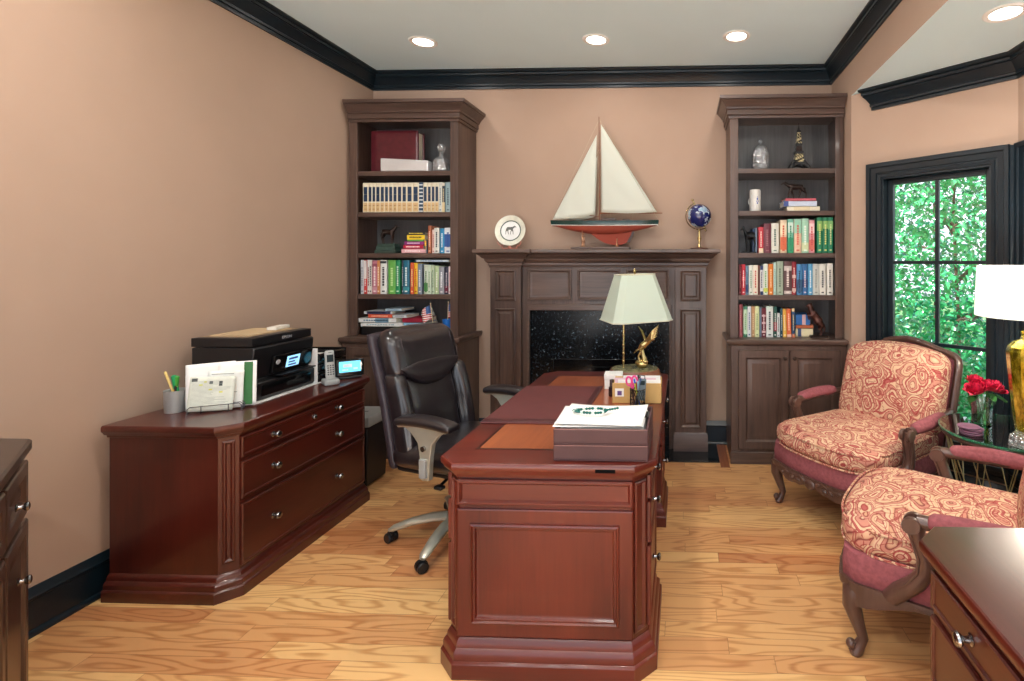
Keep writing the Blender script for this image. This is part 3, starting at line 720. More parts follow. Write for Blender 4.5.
for k in range(5):
    a = R(195+17.5+72*k); ca, sa = math.cos(a), math.sin(a)
    q = MB(); q.tube([(.03*ca,.03*sa,.108),(.12*ca,.12*sa,.112),(.22*ca,.22*sa,.10),(.315*ca,.315*sa,.074),(.335*ca,.335*sa,.066)], [.034,.034,.030,.025,.014], 10, flat=.62)
    q.v = [SB @ p for p in q.v]; q.build('base_arm', M['silver'], ch)
    q = MB(); cx, cy = .318*ca, .318*sa; ta = a+R(50); tx, ty = math.cos(ta), math.sin(ta)
    q.cyl((cx,cy,.045),(cx,cy,.07),.009)
    for d in (-.017,.017):
        Mx = Matrix.Translation((cx+tx*d+ty*.012, cy+ty*d-tx*.012, .027)) @ Matrix.Rotation(ta,4,'Z') @ Matrix.Rotation(PI/2,4,'Y')
        q.lathe([(.004,-.010),(.022,-.010),(.026,-.006),(.026,.006),(.022,.010),(.004,.010)], 18, M=Mx)
    Mx = Matrix.Translation((cx+ty*.012, cy-tx*.012, .030)) @ Matrix.Rotation(ta,4,'Z') @ Matrix.Rotation(PI/2,4,'Y')
    q.lathe([(.004,-.006),(.028,-.006),(.028,.006),(.004,.006)], 18, M=Mx)
    q.v = [SB @ p for p in q.v]; q.build('caster', M['black'], ch)

# ------------------------------------------------------------------ carved armchairs (+x is forward)
def armchair(label, loc, rz):
    t = thing('armchair', label, 'chair', loc, rz, 'paisley armchairs')
    HW, HB_ = .335, .305
    def bow(p):                                        # plan: narrower at the back, bowed and eased at the front
        x, y, z = p
        k = (x+.33)/.70; y2 = y*(HB_/HW+(1-HB_/HW)*max(0,min(1,k)))
        if x > .1:
            x += (x-.1)/.27*(.035-.10*(abs(y)/HW)**3)
        return (x, y2, z)
    s = MB(); s.soft((.035,0,.437), (.68,.645,.115), .05, 16, (.0,.0,.035), bow); cu = s.build('seat_cushion', M['paisley'], t, sub=1)
    pp = MB(); ring = []
    for k in range(48):
        a = 2*PI*k/48; x = .035+.338*max(-1,min(1,1.25*math.cos(a))); y = .320*max(-1,min(1,1.25*math.sin(a)))
        ring.append(bow((x,y,.0)))
    for zz in (.392,.480): pp.tube([(x,y,zz) for x,y,_ in ring], .005, 6, closed=True)
    pp.build('cushion_piping', M['paisley'], cu)
    plan = [(-.33,-.30),(.10,-.325),(.30,-.325),(.345,-.29),(.375,-.15),(.385,0),(.375,.15),(.345,.29),(.30,.325),(.10,.325),(-.33,.30)]
    s = MB(); s.stack(plan, [(-.006,.27),(0,.275),(.002,.34),(-.004,.385),(-.02,.392)]); s.build('seat_rail', M['pink'], t, angle=50)
    # carved lower rail with wavy underside
    pts = []
    for i in range(len(plan)-1):
        a, b = Vector(plan[i]), Vector(plan[i+1])
        for k in range(6): pts.append(a.lerp(b, k/6))
    pts.append(Vector(plan[-1])); pts = [(p.x,p.y) for p in pts]; outp = offset_poly(pts, .012, False); inp = offset_poly(pts, -.014, False)
    loops = []; n_ = len(pts)
    for i in range(n_):
        f = i/(n_-1); d = .5-abs(f-.5)
        ph = abs(f-.5)*2
        zl = .232+.030*math.cos(ph*PI*5)*(.7 if ph < .5 else 1)-.012*(ph < .12)
        o, q = outp[i], inp[i]
        loops.append([(o[0],o[1],.285),(o[0]*1.004,o[1]*1.004,.272),(o[0],o[1],zl+.012),(o[0]*.996,o[1]*.996,zl),(q[0],q[1],zl),(q[0],q[1],.285)])
    s = MB(); s.loft(loops); rl = s.build('carved_rail', M['carved'], t, angle=50)
    s = MB()
    s.ellip((.398,0,.25), (.012,.035,.026), 12, 8)
    for sg in (-1, 1):
        for k in range(5):
            yy = sg*(.045+.04*k); xx = .396-.012*(k/3)**2
            s.ellip((xx,yy,.252+.010*math.cos(k*2.2)), (.009,.022-.002*k,.011), 10, 6, Matrix.Rotation(sg*.5*math.cos(k*1.7),4,'X'))
        pts_ = [(.392-.03*(k/12)**2, sg*(.03+.235*k/12), .268+.006*math.sin(k*.9)) for k in range(13)]
        s.tube(pts_, .006, 6)
    s.build('shell_carving', M['carved'], rl)
    w = M['carved']
    for sg in (-1, 1):
        s = MB(); ox, oy = .325, .292*sg
        s.tube([(ox-.005,oy,.285),(ox+.018,oy+.014*sg,.245),(ox+.022,oy+.018*sg,.19),(ox+.006,oy+.008*sg,.12),(ox-.008,oy,.065),(ox+.004,oy+.006*sg,.03),(ox+.012,oy+.010*sg,.012),(ox+.012,oy+.010*sg,.0)],
               [.030,.036,.030,.021,.0165,.019,.022,.015], 12)
        s.ellip((ox+.024,oy+.016*sg,.04), (.016,.016,.018), 12, 8); s.ellip((ox+.034,oy+.018*sg,.235), (.010,.02,.03), 10, 8)
        s.build('leg', w, t)
        s = MB(); s.tube([(-.31,.285*sg,.30),(-.335,.287*sg,.20),(-.355,.29*sg,.08),(-.385,.295*sg,.0)], [.026,.024,.019,.016], 10); s.build('leg', w, t)
    lean = lambda z: -.345-.26*(z-.38)
    # back: frame, cushion, outside panel
    prof = [(.300,.30),(.302,.45),(.304,.60),(.306,.75),(.306,.86),(.298,.895),(.275,.915),(.22,.93),(.16,.945),(.09,.966),(.04,.976),(0,.980)]
    outl = [(y,z) for y,z in prof]+[(-y,z) for y,z in prof[::-1][1:]]
    s = MB(); s.tube([(lean(z),y,z) for y,z in outl], [.022]*len(outl), 10, up=(1,0,0), flat=1.1)
    bf = s.build('back_frame', w, t)
    s = MB()
    for k in range(-4,5): s.ellip((lean(.982)+.012, .018*k, .984-.0025*abs(k)), (.012,.012,.014-.0012*abs(k)), 8, 6)
    s.build('crest_carving', w, bf)
    s = MB(); po = [(y*.96, z-.004 if z > .5 else z) for y,z in outl]
    s.loft([[(lean(z)-d,y,z) for y,z in po] for d in (.0,.02)]); s.build('back_panel', M['pink'], t, smooth=False)
    def backfn(p):
        x, y, z = p
        q = (z-.44)/.47
        top = .050*(1-(y/.30)**2)*max(0,q)-.0
        return (x+lean(z)+.115, y*(1.0+.0*q), z+top)
    s = MB(); s.soft((0,0,.685), (.205,.605,.47), .075, 16, (.03,0,0), backfn); s.build('back_cushion', M['paisley'], t, sub=1)
    for sg in (-1, 1):
        s = MB()
        top = [(-.40,.300*sg,.618),(-.30,.325*sg,.612),(-.15,.345*sg,.606),(.0,.352*sg,.602),(.11,.352*sg,.600),(.165,.352*sg,.600)]
        s.tube(top, [.016,.019,.020,.021,.023,.024], 10)
        for e in range(2):                             # scroll at the hand
            Mx = Matrix.Translation((.178,.352*sg+(.020-.04*e),.588)) @ Matrix.Rotation(PI/2,4,'X')
            s.lathe([(.028,-.008),(.030,0),(.028,.008),(.012,.012),(.006,.006)][::1], 16, M=Mx)
        s.tube([(.160,.352*sg,.598),(.162,.352*sg,.56),(.148,.350*sg,.51),(.128,.346*sg,.46),(.122,.342*sg,.41),(.140,.338*sg,.36),(.172,.334*sg,.315),(.198,.328*sg,.275)], [.026,.025,.023,.023,.026,.029,.032,.026], 10)
        for dy in (-.019,.019):
            s.tube([(.178,.352*sg+dy,.59),(.180,.352*sg+dy,.555),(.166,.350*sg+dy,.51),(.146,.346*sg+dy,.46),(.141,.342*sg+dy,.41),(.160,.338*sg+dy,.36),(.19,.334*sg+dy,.32)], .0045, 6)
        ar = s.build('arm', w, t)
        s = MB()
        def armfn(p, sg=sg):
            x = p[0]; return (x, p[1]+sg*(.338+.02*max(0,min(1,(x+.25)/.2))), p[2]+.606-.03*(x+.10))
        s.soft((-.045,0,.012), (.355,.062,.05), .024, 10, (0,0,.012), armfn); s.build('arm_pad', M['pink'], ar, sub=1)
    for ob in [o for o in bpy.data.objects if o.type == 'MESH' and (o.parent is t or (o.parent and o.parent.parent is t))]:
        for v_ in ob.data.vertices:                    # deeper seat in front of the arms, slightly lower back
            x, y, z = v_.co
            if ob.name.startswith('arm') and z > .3:
                x -= .030*max(0,min(1,(x+.2)/.25))*min(1,(z-.3)/.2)
            if ob.name.startswith('arm') and z > .5: z -= .016*min(1,(z-.5)/.06)
            if ob.name.startswith('leg') and x > 0: x -= .035
            if x > .08: x += (.055 if not ob.name.startswith(('seat_cushion','cushion')) else .042)*min(1,(x-.08)/.25)*max(0,min(1,(.60-z)/.12))
            if z > .62 and x < -.2: z = .62+(z-.62)*.965
            v_.co = (x, y*1.075, z)
    return t
armchair('paisley armchair with carved frame in the bay corner beside the right bookcase', (1.06,3.05,0), R(-144.5))
armchair('paisley armchair with carved frame nearest the camera, behind the near right credenza', (1.115,2.005,0), R(148))

# ------------------------------------------------------------------ glass side table with things on it
tb = thing('side_table', 'round green-edged glass side table on zigzag wire base between the armchairs', 'table', (1.60,2.572,0))
MB().lathe([(.001,.622),(.286,.622),(.286,.632),(.001,.632)], 64).build('glass_top', M['tableglass'], tb, angle=30)
MB().lathe([(.2862,.6215),(.292,.623),(.292,.631),(.2862,.6325)], 64, ring=True).build('glass_edge', M['glassedge'], tb)
def circ(r, z, n=40): return [(r*math.cos(2*PI*k/n), r*math.sin(2*PI*k/n), z) for k in range(n)]
q = MB().tube(circ(.270,.607), .014, 8, closed=True); q.build('upper_ring', M['carved'], tb)
q = MB().tube(circ(.19,.25), .007, 8, closed=True); q.tube(circ(.24,.012), .010, 8, closed=True); q.build('lower_ring', M['brass'], tb)
q = MB(); N = 10
for k in range(N):
    a0, a1, a2 = 2*PI*k/N, 2*PI*(k+.5)/N, 2*PI*(k+1)/N
    p0 = (.268*math.cos(a0),.268*math.sin(a0),.600); p1 = (.19*math.cos(a1),.19*math.sin(a1),.25); p2 = (.268*math.cos(a2),.268*math.sin(a2),.600)
    q.cyl(p0,p1,.003,seg=6); q.cyl(p1,p2,.003,seg=6)
    p3 = (.24*math.cos(a0),.24*math.sin(a0),.012); q.cyl(p1,p3,.003,seg=6)
q.build('zigzag_wire', plain('gilt_wire', srgb(206,192,140), .3, .8), tb)
# vase and roses
vx, vy, vz = 1.54, 2.665, .6325
va = thing('vase', 'clear cut-glass vase of red roses on the glass side table', 'vase', (vx,vy,vz))
prof = [(.040,0),(.046,.004),(.044,.03),(.046,.07),(.054,.12),(.062,.155),(.060,.155),(.052,.12),(.044,.07),(.042,.03),(.04,.010),(.001,.010)]
MB().lathe(prof, 20, flute=.025).build('bowl', glassy('vase_glass', (.96,.99,.97,1), .14, .03), va, angle=10)
MB().lathe([(.001,.011),(.041,.011),(.041,.03),(.043,.07),(.047,.095),(.001,.095)], 16).build('water', glassy('vase_water', (.85,.97,.9,1), .08), va)
M['rose'] = plain('rose_petal', srgb(200,28,66), .5, var=.25, vs=60, spec=.3)
M['stem'] = plain('rose_stem_green', srgb(56,120,52), .5, var=.15, vs=30)
def rose(label, dx, dy, h, sz, tilt, az, seed, leaf=True):
    t = thing('rose', label, 'flower', (vx,vy,vz), 0, 'red roses in the vase')
    rr = random.Random(seed); b = MB()
    b.X = Matrix.Translation((dx,dy,h)) @ Matrix.Rotation(az,4,'Z') @ Matrix.Rotation(tilt,4,'Y')
    X0_ = b.X.copy()
    N_ = 20
    for k in range(N_):
        f = k/(N_-1); a = k*2.4+seed; rad = sz*(.14+.80*f**.75); top = sz*(.62-.42*f); wd = 2.6-1.0*f
        def pet(u, v, a=a, rad=rad, top=top, wd=wd, f=f):
            e = 2*u-1
            rr_ = rad*math.sin(PI*.5*min(1,.12+.95*v))**.6*(1-.30*(1-f)*v**4)+sz*.20*f*f*v**5
            ang = a+wd*.5*e*(1-.25*v**6)
            z = -.55*sz+(.55*sz+top)*v-.28*sz*e**4*v-.10*sz*f*f*v**6
            return (rr_*math.cos(ang), rr_*math.sin(ang), z)
        b.grid(pet, 8, 7)
    b.ellip((0,0,-sz*.12), (sz*.42,sz*.42,sz*.48), 12, 8)
    b.build('bloom', M['rose'], t, angle=80)
    s = MB(); base = X0_ @ Vector((0,0,-sz*.3))
    s.tube([tuple(base), (dx*.5,dy*.5,.11), (-dx*.35,-dy*.35,.014)], [.0035,.003,.003], 6)
    s.X = X0_; s.ellip((0,0,-sz*.36), (sz*.25,sz*.25,sz*.2), 8, 6); s.build('stem', M['stem'], t)
    if leaf:
        l = MB(); la = rr.uniform(0,2*PI) if leaf is True else leaf
        l.X = Matrix.Translation((dx*.8,dy*.8,h-.05)) @ Matrix.Rotation(la,4,'Z') @ Matrix.Rotation(.35,4,'Y')
        l.grid(lambda u, v: (.068*u, .024*math.sin(PI*min(1,u*1.02))**.8*(v-.5)*2, -.012*abs(v-.5)*2*-1-.01*u*u), 8, 4); l.build('leaf', M['stem'], t, angle=80)
rose('largest red rose at the left front of the vase', -.045,-.03,.195,.056,-.35,.6,1, 3.6)
rose('red rose at the back left of the vase, highest bloom', -.012,.035,.222,.045,-.1,2.2,2, False)
rose('red rose in the centre of the vase', .020,-.025,.208,.050,.1,-1.4,4, 4.8)
rose('red rose at the right of the vase beside a big green leaf', .068,-.005,.197,.054,.45,-.3,5, -.45)
cs = thing('coaster', 'bottom plum round coaster of the stack on the glass side table', 'coaster', (1.405,2.515,.6325), 0, 'plum coasters on the side table')
MB().lathe([(.001,0),(.048,0),(.050,.002),(.050,.007),(.046,.009),(.001,.009)], 32).build('disc', plain('plum_coaster', srgb(138,92,118), .5), cs)
MB().lathe([(.0503,.003),(.0515,.0045),(.0503,.006)], 32, ring=True).build('rim', plain('coaster_rim', srgb(60,40,52), .5), cs)
for k, lab in ((1,'second plum round coaster from the bottom of the stack on the glass side table'), (2,'third plum round coaster of the stack, just under the topmost'), (3,'topmost plum round coaster of the stack on the glass side table')):
    c2 = dup(cs); c2['label'] = lab; c2.location = (1.405+.003*k*(-1)**k, 2.515+.002*k, .6325+.0092*k); c2.rotation_euler = (0,0,k)
q = MB(); q.loft([[(-.035,-.035,0),(.035,-.035,0),(.035,.035,0),(-.035,.035,0)],[(-.032,-.032,.05),(.034,-.03,.055),(.03,.034,.06),(-.03,.03,.052)]])
tag(q.build('crystal_block', M['crystal'], origin=(1.528,2.348,.6327), rz=.5, smooth=False, bevel=.003), 'small clear crystal block on the glass side table near the gold lamp', 'ornament')
# gold glass lamp
gl = thing('table_lamp', 'gold mercury-glass table lamp with white drum shade on the side table', 'lamp', (1.618,2.398,.6325))
def goldglass():
    m, nt, b = newmat('gold_mercury_glass'); t = NT(nt); o = t.obj()
    n = t.noise(t.mapping(o,(1,1,.35)), 38, 4, .7)
    t.l(t.ramp(n, [(.38, srgb(120,104,20)), (.5, srgb(196,176,40)), (.62, srgb(236,220,96))]), b.inputs['Base Color'])
    b.inputs['Metallic'].default_value = .75; b.inputs['Roughness'].default_value = .16; b.inputs['Coat Weight'].default_value = .6
    return m
MB().lathe([(.058,0),(.062,.006),(.064,.02),(.078,.12),(.092,.26),(.102,.38),(.104,.415),(.098,.44),(.076,.463),(.05,.475),(.044,.49),(.046,.505),(.05,.512)], 12).build('body', goldglass(), gl, angle=20)
MB().lathe([(.012,.512),(.012,.60),(.009,.60)], 12).build('neck', M['brass'], gl)
q = MB(); n_ = 48
q.loft([[(r*math.cos(2*PI*i/n_), r*math.sin(2*PI*i/n_), z) for i in range(n_)] for r, z in ((.232,.582),(.222,.82),(.220,.82),(.230,.582))], False, False)
q.f += []; q.build('shade', M['shadew'], gl)
MB().lathe([(.02,.70),(.03,.72),(.03,.76),(.015,.79)], 16).build('bulb', emit('lit_bulb', (1,.92,.8,1), 25), gl)
L = bpy.data.lights.new('lamp_glow', 'POINT'); L.energy = 12; L.shadow_soft_size = .05; L.color = (1,.88,.72)
o = bpy.data.objects.new('lamp_glow', L); COL.objects.link(o); o.location = (1.618,2.398,.6325+.66)
# ------------------------------------------------------------------ books
PAGE = colmat(232,226,208,.8)
_ink = {}
def book(loc, w, h, d, base, ink=None, bands=(), label='', group='', rz=0, lean=0, title=True, flat=False, seed=0):
    """upright book: w along x, depth d along +y, spine at the -y side; flat: lying, spine length w, thickness h"""
    mats = [colmat(*base), PAGE, colmat(*(ink or (240,236,224)))]+[colmat(*b[2]) for b in bands]
    b = MB(); rr = random.Random(seed*13+5); e = .0022
    if flat:
        b.mat(0).box(-w/2,0,0,w/2,d,e); b.box(-w/2,0,h-e,w/2,d,h); b.box(-w/2,0,0,w/2,e*1.4,h)
        b.mat(1).box(-w/2+.004,e,e,w/2-.004,d-.004,h-e)
        S = lambda u0,v0,u1,v1,i: b.mat(i).box(-w/2+w*u0,-.0006,h*v0,-w/2+w*u1,.0002,h*v1)
        for k, (u0,u1,cb) in enumerate(bands): S(u0,.02,u1,.98,3+k)
        if title and h > .012:
            x = .14
            while x < .78:
                l = rr.uniform(.03,.07); S(x,.34,x+l,.66,2); x += l+.018
    else:
        b.mat(0).box(-w/2,0,0,-w/2+e,d,h); b.box(w/2-e,0,0,w/2,d,h)
        n = 5                                            # rounded spine
        poly = [(-w/2,.004)]+[(-w/2*math.cos(PI*k/n), .004-.006*math.sin(PI*k/n)*min(1,w/.03)) for k in range(1,n)]+[(w/2,.004),(w/2,.006),(-w/2,.006)]
        b.prism(poly, 0, h)
        b.mat(1).box(-w/2+e,.006,.004,w/2-e,d-.005,h-.006)
        yf = -.0032*min(1,w/.03)
        S = lambda u0,v0,u1,v1,i: b.mat(i).box(-w/2+w*u0,yf-.0012,h*v0,-w/2+w*u1,.004,h*v1)
        for k, bd in enumerate(bands): S(bd[3] if len(bd) > 3 else .03,bd[0],bd[4] if len(bd) > 3 else .97,bd[1],3+k)
        yf -= .0006
        if title and w > .013:
            z = .24
            while z < .78:
                l = rr.uniform(.03,.07); S(.36,z,.62,z+l,2); z += l+.016
            S(.3,.06,.7,.10,2)
    o = b.build('book', mats, origin=loc, rz=rz, smooth=True, angle=40)
    if lean:
        o.rotation_euler = (0,lean,rz); o.location.z += abs(math.sin(lean))*w/2
    return tag(o, label, 'book', group)
def px2x(px, y=3.80): 
    th = R(2.1); a = (px-664.48)/505; rx = -math.sin(th)+a*math.cos(th); ry = math.cos(th)+a*math.sin(th); return rx/ry*y
PXS = 1/505*3.80
_seen = set()
def row(shelf_label, group, z, items, bottom_px, scale, offx, xlim, yfront=3.80, depth=.17):
    """items: (x0, x1, top, colour name, rgb, ink, bands[, lean]) in spine order, measured on the shelf"""
    n = len(items)
    for i, it in enumerate(items):
        x0, x1, tp, cn, rgb, ink, bands = it[:7]; lean = it[7] if len(it) > 7 else 0
        a, e = px2x(offx+x0/scale), px2x(offx+x1/scale)
        w = max(.008, e-a-.0012); h = (bottom_px-tp)/scale*PXS
        w = min(w, xlim[1]-xlim[0])
        cx = max(xlim[0]+w/2, min(xlim[1]-w/2, (a+e)/2))
        prev = items[i-1][3] if i else None; nxt = items[i+1][3] if i < n-1 else None
        if prev and nxt: lab = '%s book between %s and %s, %s' % (cn, prev, nxt, shelf_label)
        elif nxt: lab = '%s book left of %s, first on %s' % (cn, nxt, shelf_label)
        else: lab = '%s book right of %s, last on %s' % (cn, prev, shelf_label)
        book((cx, yfront+.012*((i*7) % 5)/5, z+.0004), w, h, depth, rgb, ink, bands, lab, group, lean=lean, seed=i+int(z*100))
WHT=(232,232,226); CRM=(226,214,178); NAV=(28,52,84); BLK=(30,30,34)
# left bookcase, second shelf: matching encyclopaedia set
LIM = (LX0+.066, LX1-.066)
edges = [120,170,206,240,282,322,360,400,440,484,528,582,640]
z = SHELF[1]; gE = 'navy and cream encyclopaedia volumes'
ENC = 'navy and cream matching encyclopaedia volume on the second shelf of the left bookcase'
encb = [(.03,.33,(222,190,140),.12,.9), (.37,.86,(34,58,88),.2,.84), (.60,.62,(150,150,130),.2,.84), (.10,.13,(180,130,80),.3,.75), (.22,.25,(180,130,80),.3,.75)]
def enc(x0, x1, k):
    a, e = px2x(350+x0/9.31), px2x(350+x1/9.31)
    book(((a+e)/2, 3.80, z+.0004), e-a-.0008, .228, .17, (232,224,200), (196,150,90) , encb, ENC, gE, title=False)
for k in range(len(edges)-1): enc(edges[k], edges[k+1], k)
for k, (x0, x1) in enumerate(((682,720),(722,756),(758,790),(792,826))): enc(x0, x1, 20+k)
gl2 = 'other books among the encyclopaedias'
def one(x0, x1, tp, bt, sc_, off, zz, rgb, ink, bands, lab, grp, lean=0, yf=3.80, title=True):
    a, e = px2x(off+x0/sc_), px2x(off+x1/sc_)
    book(((a+e)/2, yf, zz+.0004), e-a-.0015, (bt-tp)/sc_*PXS, .17, rgb, ink, bands, lab, grp, lean=lean, title=title)
one(642,680,105,390,9.31,350,z,(44,72,100),(226,232,236),[(k/8+.02,k/8+.06,(226,232,236)) for k in range(8)],'blue book with white dots splitting the navy and cream encyclopaedia row',gl2,title=False)
one(828,856,105,390,9.31,350,z,(214,216,208),(120,140,150),[],'slim off-white book right of the navy and cream encyclopaedias',gl2)
one(858,884,112,390,9.31,350,z,(60,78,88),(220,200,160),[(0,.34,(224,206,160)),(.9,1,(230,226,210))],'slate and cream book second from the right end of the encyclopaedia shelf',gl2)
one(888,940,105,390,9.31,350,z,(150,176,182),(90,112,122),[],'pale blue-grey wide book at the right end of the encyclopaedia shelf',gl2)
# left bookcase, fourth shelf
G = (60,140,70)
items = [(90,115,332,'pale grey',(206,208,214),(120,120,130),[]),
 (116,140,332,'red and white',(214,70,66),WHT,[(.45,.98,(232,226,224))]),
 (141,162,330,'white',(230,228,224),(150,80,80),[]),(163,184,334,'ivory',(222,216,206),(60,70,90),[]),
 (185,230,335,'mauve patterned',(192,122,138),(238,220,220),[(.05,.2,(206,150,160)),(.8,.9,(150,80,100))]),
 (231,254,335,'orange-tan',(206,138,84),(244,226,200),[]),
 (255,310,333,'white black-lettered',(228,230,226),(50,52,56),[(.9,.97,(60,66,70))]),
 (320,385,333,'lime green',(104,176,78),(190,226,160),[]),
 (386,426,335,'emerald green',(24,136,86),(214,240,220),[]),
 (436,452,335,'charcoal',(60,70,84),(180,190,200),[]),
 (453,506,335,'teal blue',(30,104,130),(220,240,240),[(.1,.2,(60,150,160))]),
 (511,540,355,'orange-red',(214,92,48),(250,220,160),[]),
 (541,571,358,'yellow',(236,190,44),(200,60,40),[]),
 (575,612,365,'steel grey',(128,142,158),(230,232,236),[]),
 (627,660,375,'white and green banded',(214,224,208),(80,130,80),[(.1,.38,(70,134,72))]),
 (661,690,380,'pale celadon',(206,222,200),(130,160,130),[]),(691,716,380,'pale sage',(196,214,186),(110,140,110),[]),
 (717,752,385,'light green',(186,206,160),(240,244,230),[]),
 (756,800,390,'grey',(150,152,160),(232,232,236),[]),
 (801,836,392,'maroon and navy',(40,42,66),(210,200,210),[(.05,.3,(110,34,60))]),
 (838,866,388,'white blush',(234,220,222),(190,120,130),[])]
row('left bookcase fourth shelf', 'books on the fourth shelf of the left bookcase', SHELF[3], items, 628, 8.51, 350, LIM)
book((px2x(350+704/8.51), 3.795, SHELF[3]+.246), .26, .018, .17, (196,214,226), (120,150,176), [(0,.05,(150,170,190))], 'pale blue large book lying flat across the tops of the fourth-shelf books', 'loose books on the left bookcase', flat=True, seed=3)
# left bookcase, third shelf
z3 = SHELF[2]; gs = 'books stacked flat on the third shelf of the left bookcase'
zz = z3+.0004
for (x0, x1, th, rgb, ink, lab, r_) in ((438,645,.034,(226,172,178),(250,230,230),'pale pink book at the bottom of the bright stack beside the horse figurine',0),
      (455,622,.029,(186,30,66),(250,226,226),'crimson book second from the bottom of the bright stack',.03),
      (462,632,.026,(140,48,118),(236,206,230),'purple book in the middle of the bright stack',-.03),
      (488,628,.012,(96,164,70),(226,240,160),'thin green book just above the purple one in the bright stack',.02),
      (485,636,.036,(240,206,50),(60,60,40),'thick yellow book near the top of the bright stack',-.02),
      (482,640,.022,(40,44,40),(240,210,60),'thin black and yellow book topmost of the bright stack',.06)):
    a, e = px2x(350+x0/8.51), px2x(350+x1/8.51)
    book(((a+e)/2, 3.80, zz), e-a, th, .16, rgb, ink, [], lab, gs, rz=r_, flat=True, seed=int(x0)); zz += th+.0008
items = [(640,656,160,'slate blue',(96,110,128),(240,200,90),[(.55,.95,(240,176,60))],-.06),(661,690,36,'copper brown',(176,104,72),(240,214,190),[]),
 (694,714,70,'cream pink',(232,206,196),(180,90,90),[]),(716,758,55,'white tall',(226,228,220),(60,70,80),[]),(762,800,60,'sky blue',(44,142,190),(232,244,248),[]),
 (804,866,55,'white and royal-blue',(226,232,236),(40,80,150),[(.25,.75,(48,92,160))])]
row('left bookcase third shelf', 'upright books on the third shelf of the left bookcase', z3, items, 275, 8.51, 350, LIM)
# left bookcase, counter: flat pile
zc = CT+.0004
q = MB(); q.soft((0,0,.033),(.30,.20,.066),.008,4)
tag(q.build('storage_box', M['black'], origin=(-2.33,3.90,zc)), 'low black box under the flat pile of books on the left bookcase counter', 'box')
gp = 'books in the flat pile on the left bookcase counter'
def pile(x0, x1, z, th, rgb, ink, bands, lab, y=3.79, r_=0, d=.19):
    a, e = px2x(345+x0/8.19), px2x(345+x1/8.19)
    book(((a+e)/2, y, z), e-a, th, d, rgb, ink, bands, lab, gp, rz=r_, flat=True, seed=int(x0))
zp = zc+.0672
pile(135,478,zp,.030,(226,230,228),(160,180,190),[],'white book at the bottom of the flat pile on the left counter')
pile(480,655,zp-.0,.030,(140,192,222),(90,140,180),[],'light blue book at the bottom right of the flat pile', 3.80)
pile(115,425,zp+.031,.034,(232,234,232),(90,130,160),[(.45,.8,(120,160,186))],'white book with blue patch second in the flat pile')
pile(470,655,zp+.031,.034,(150,24,52),(150,24,52),[],'crimson book lying right of the white book with blue patch', 3.80)
pile(190,385,zp+.066,.028,(226,92,62),(250,180,150),[],'orange-red book in the middle of the flat pile', 3.80)
pile(392,505,zp+.066,.022,(214,220,222),(150,160,170),[],'short pale grey book right of the orange-red one in the flat pile', 3.80)
pile(155,385,zp+.0945,.022,(220,224,230),(40,46,80),[(.1,.95,(60,62,96))],'white and navy book near the top of the flat pile', 3.80)
pile(325,458,zp+.1172,.020,(176,200,216),(120,150,170),[],'pale blue book topmost of the flat pile', 3.81)
# right bookcase
RLIM = (RX0+.066, RX1-.066)
items = [(255,298,150,'coral-red',(206,66,78),(240,210,200),[(0,.18,(232,214,180))]),
 (301,366,120,'maroon',(112,52,66),(150,96,104),[]),(370,436,115,'white figure-spined',(226,226,214),(110,130,120),[]),
 (446,506,88,'cream and orange',(226,206,176),(206,96,62),[(.1,.48,(216,108,70)),(.55,.9,(236,222,190))]),
 (515,568,80,'teal floral',(120,190,166),(30,130,96),[(.0,.45,(40,150,104)),(.6,.9,(206,226,216))]),
 (571,636,80,'peach and mint',(232,196,168),(210,96,76),[(.58,1.0,(150,206,180))]),
 (639,702,76,'mint floral',(160,206,180),(230,240,226),[(.05,.3,(206,216,170))]),
 (706,756,90,'pink floral',(216,150,156),(196,64,72),[(.1,.4,(214,110,96)),(.6,.9,(236,206,206))]),
 (774,826,66,'dark green gilt',(20,124,86),(206,206,120),[(.62,.9,(130,176,96))]),(829,876,66,'dark green gilt-topped',(18,118,82),(206,206,120),[(.68,.9,(130,176,96))]),(879,925,66,'dark green gilt-lettered',(22,122,88),(200,214,150),[(.66,.9,(120,170,100))])]
row('right bookcase third shelf', 'books on the third shelf of the right bookcase', SHELF[2], items, 380, 8.904, 730, RLIM)
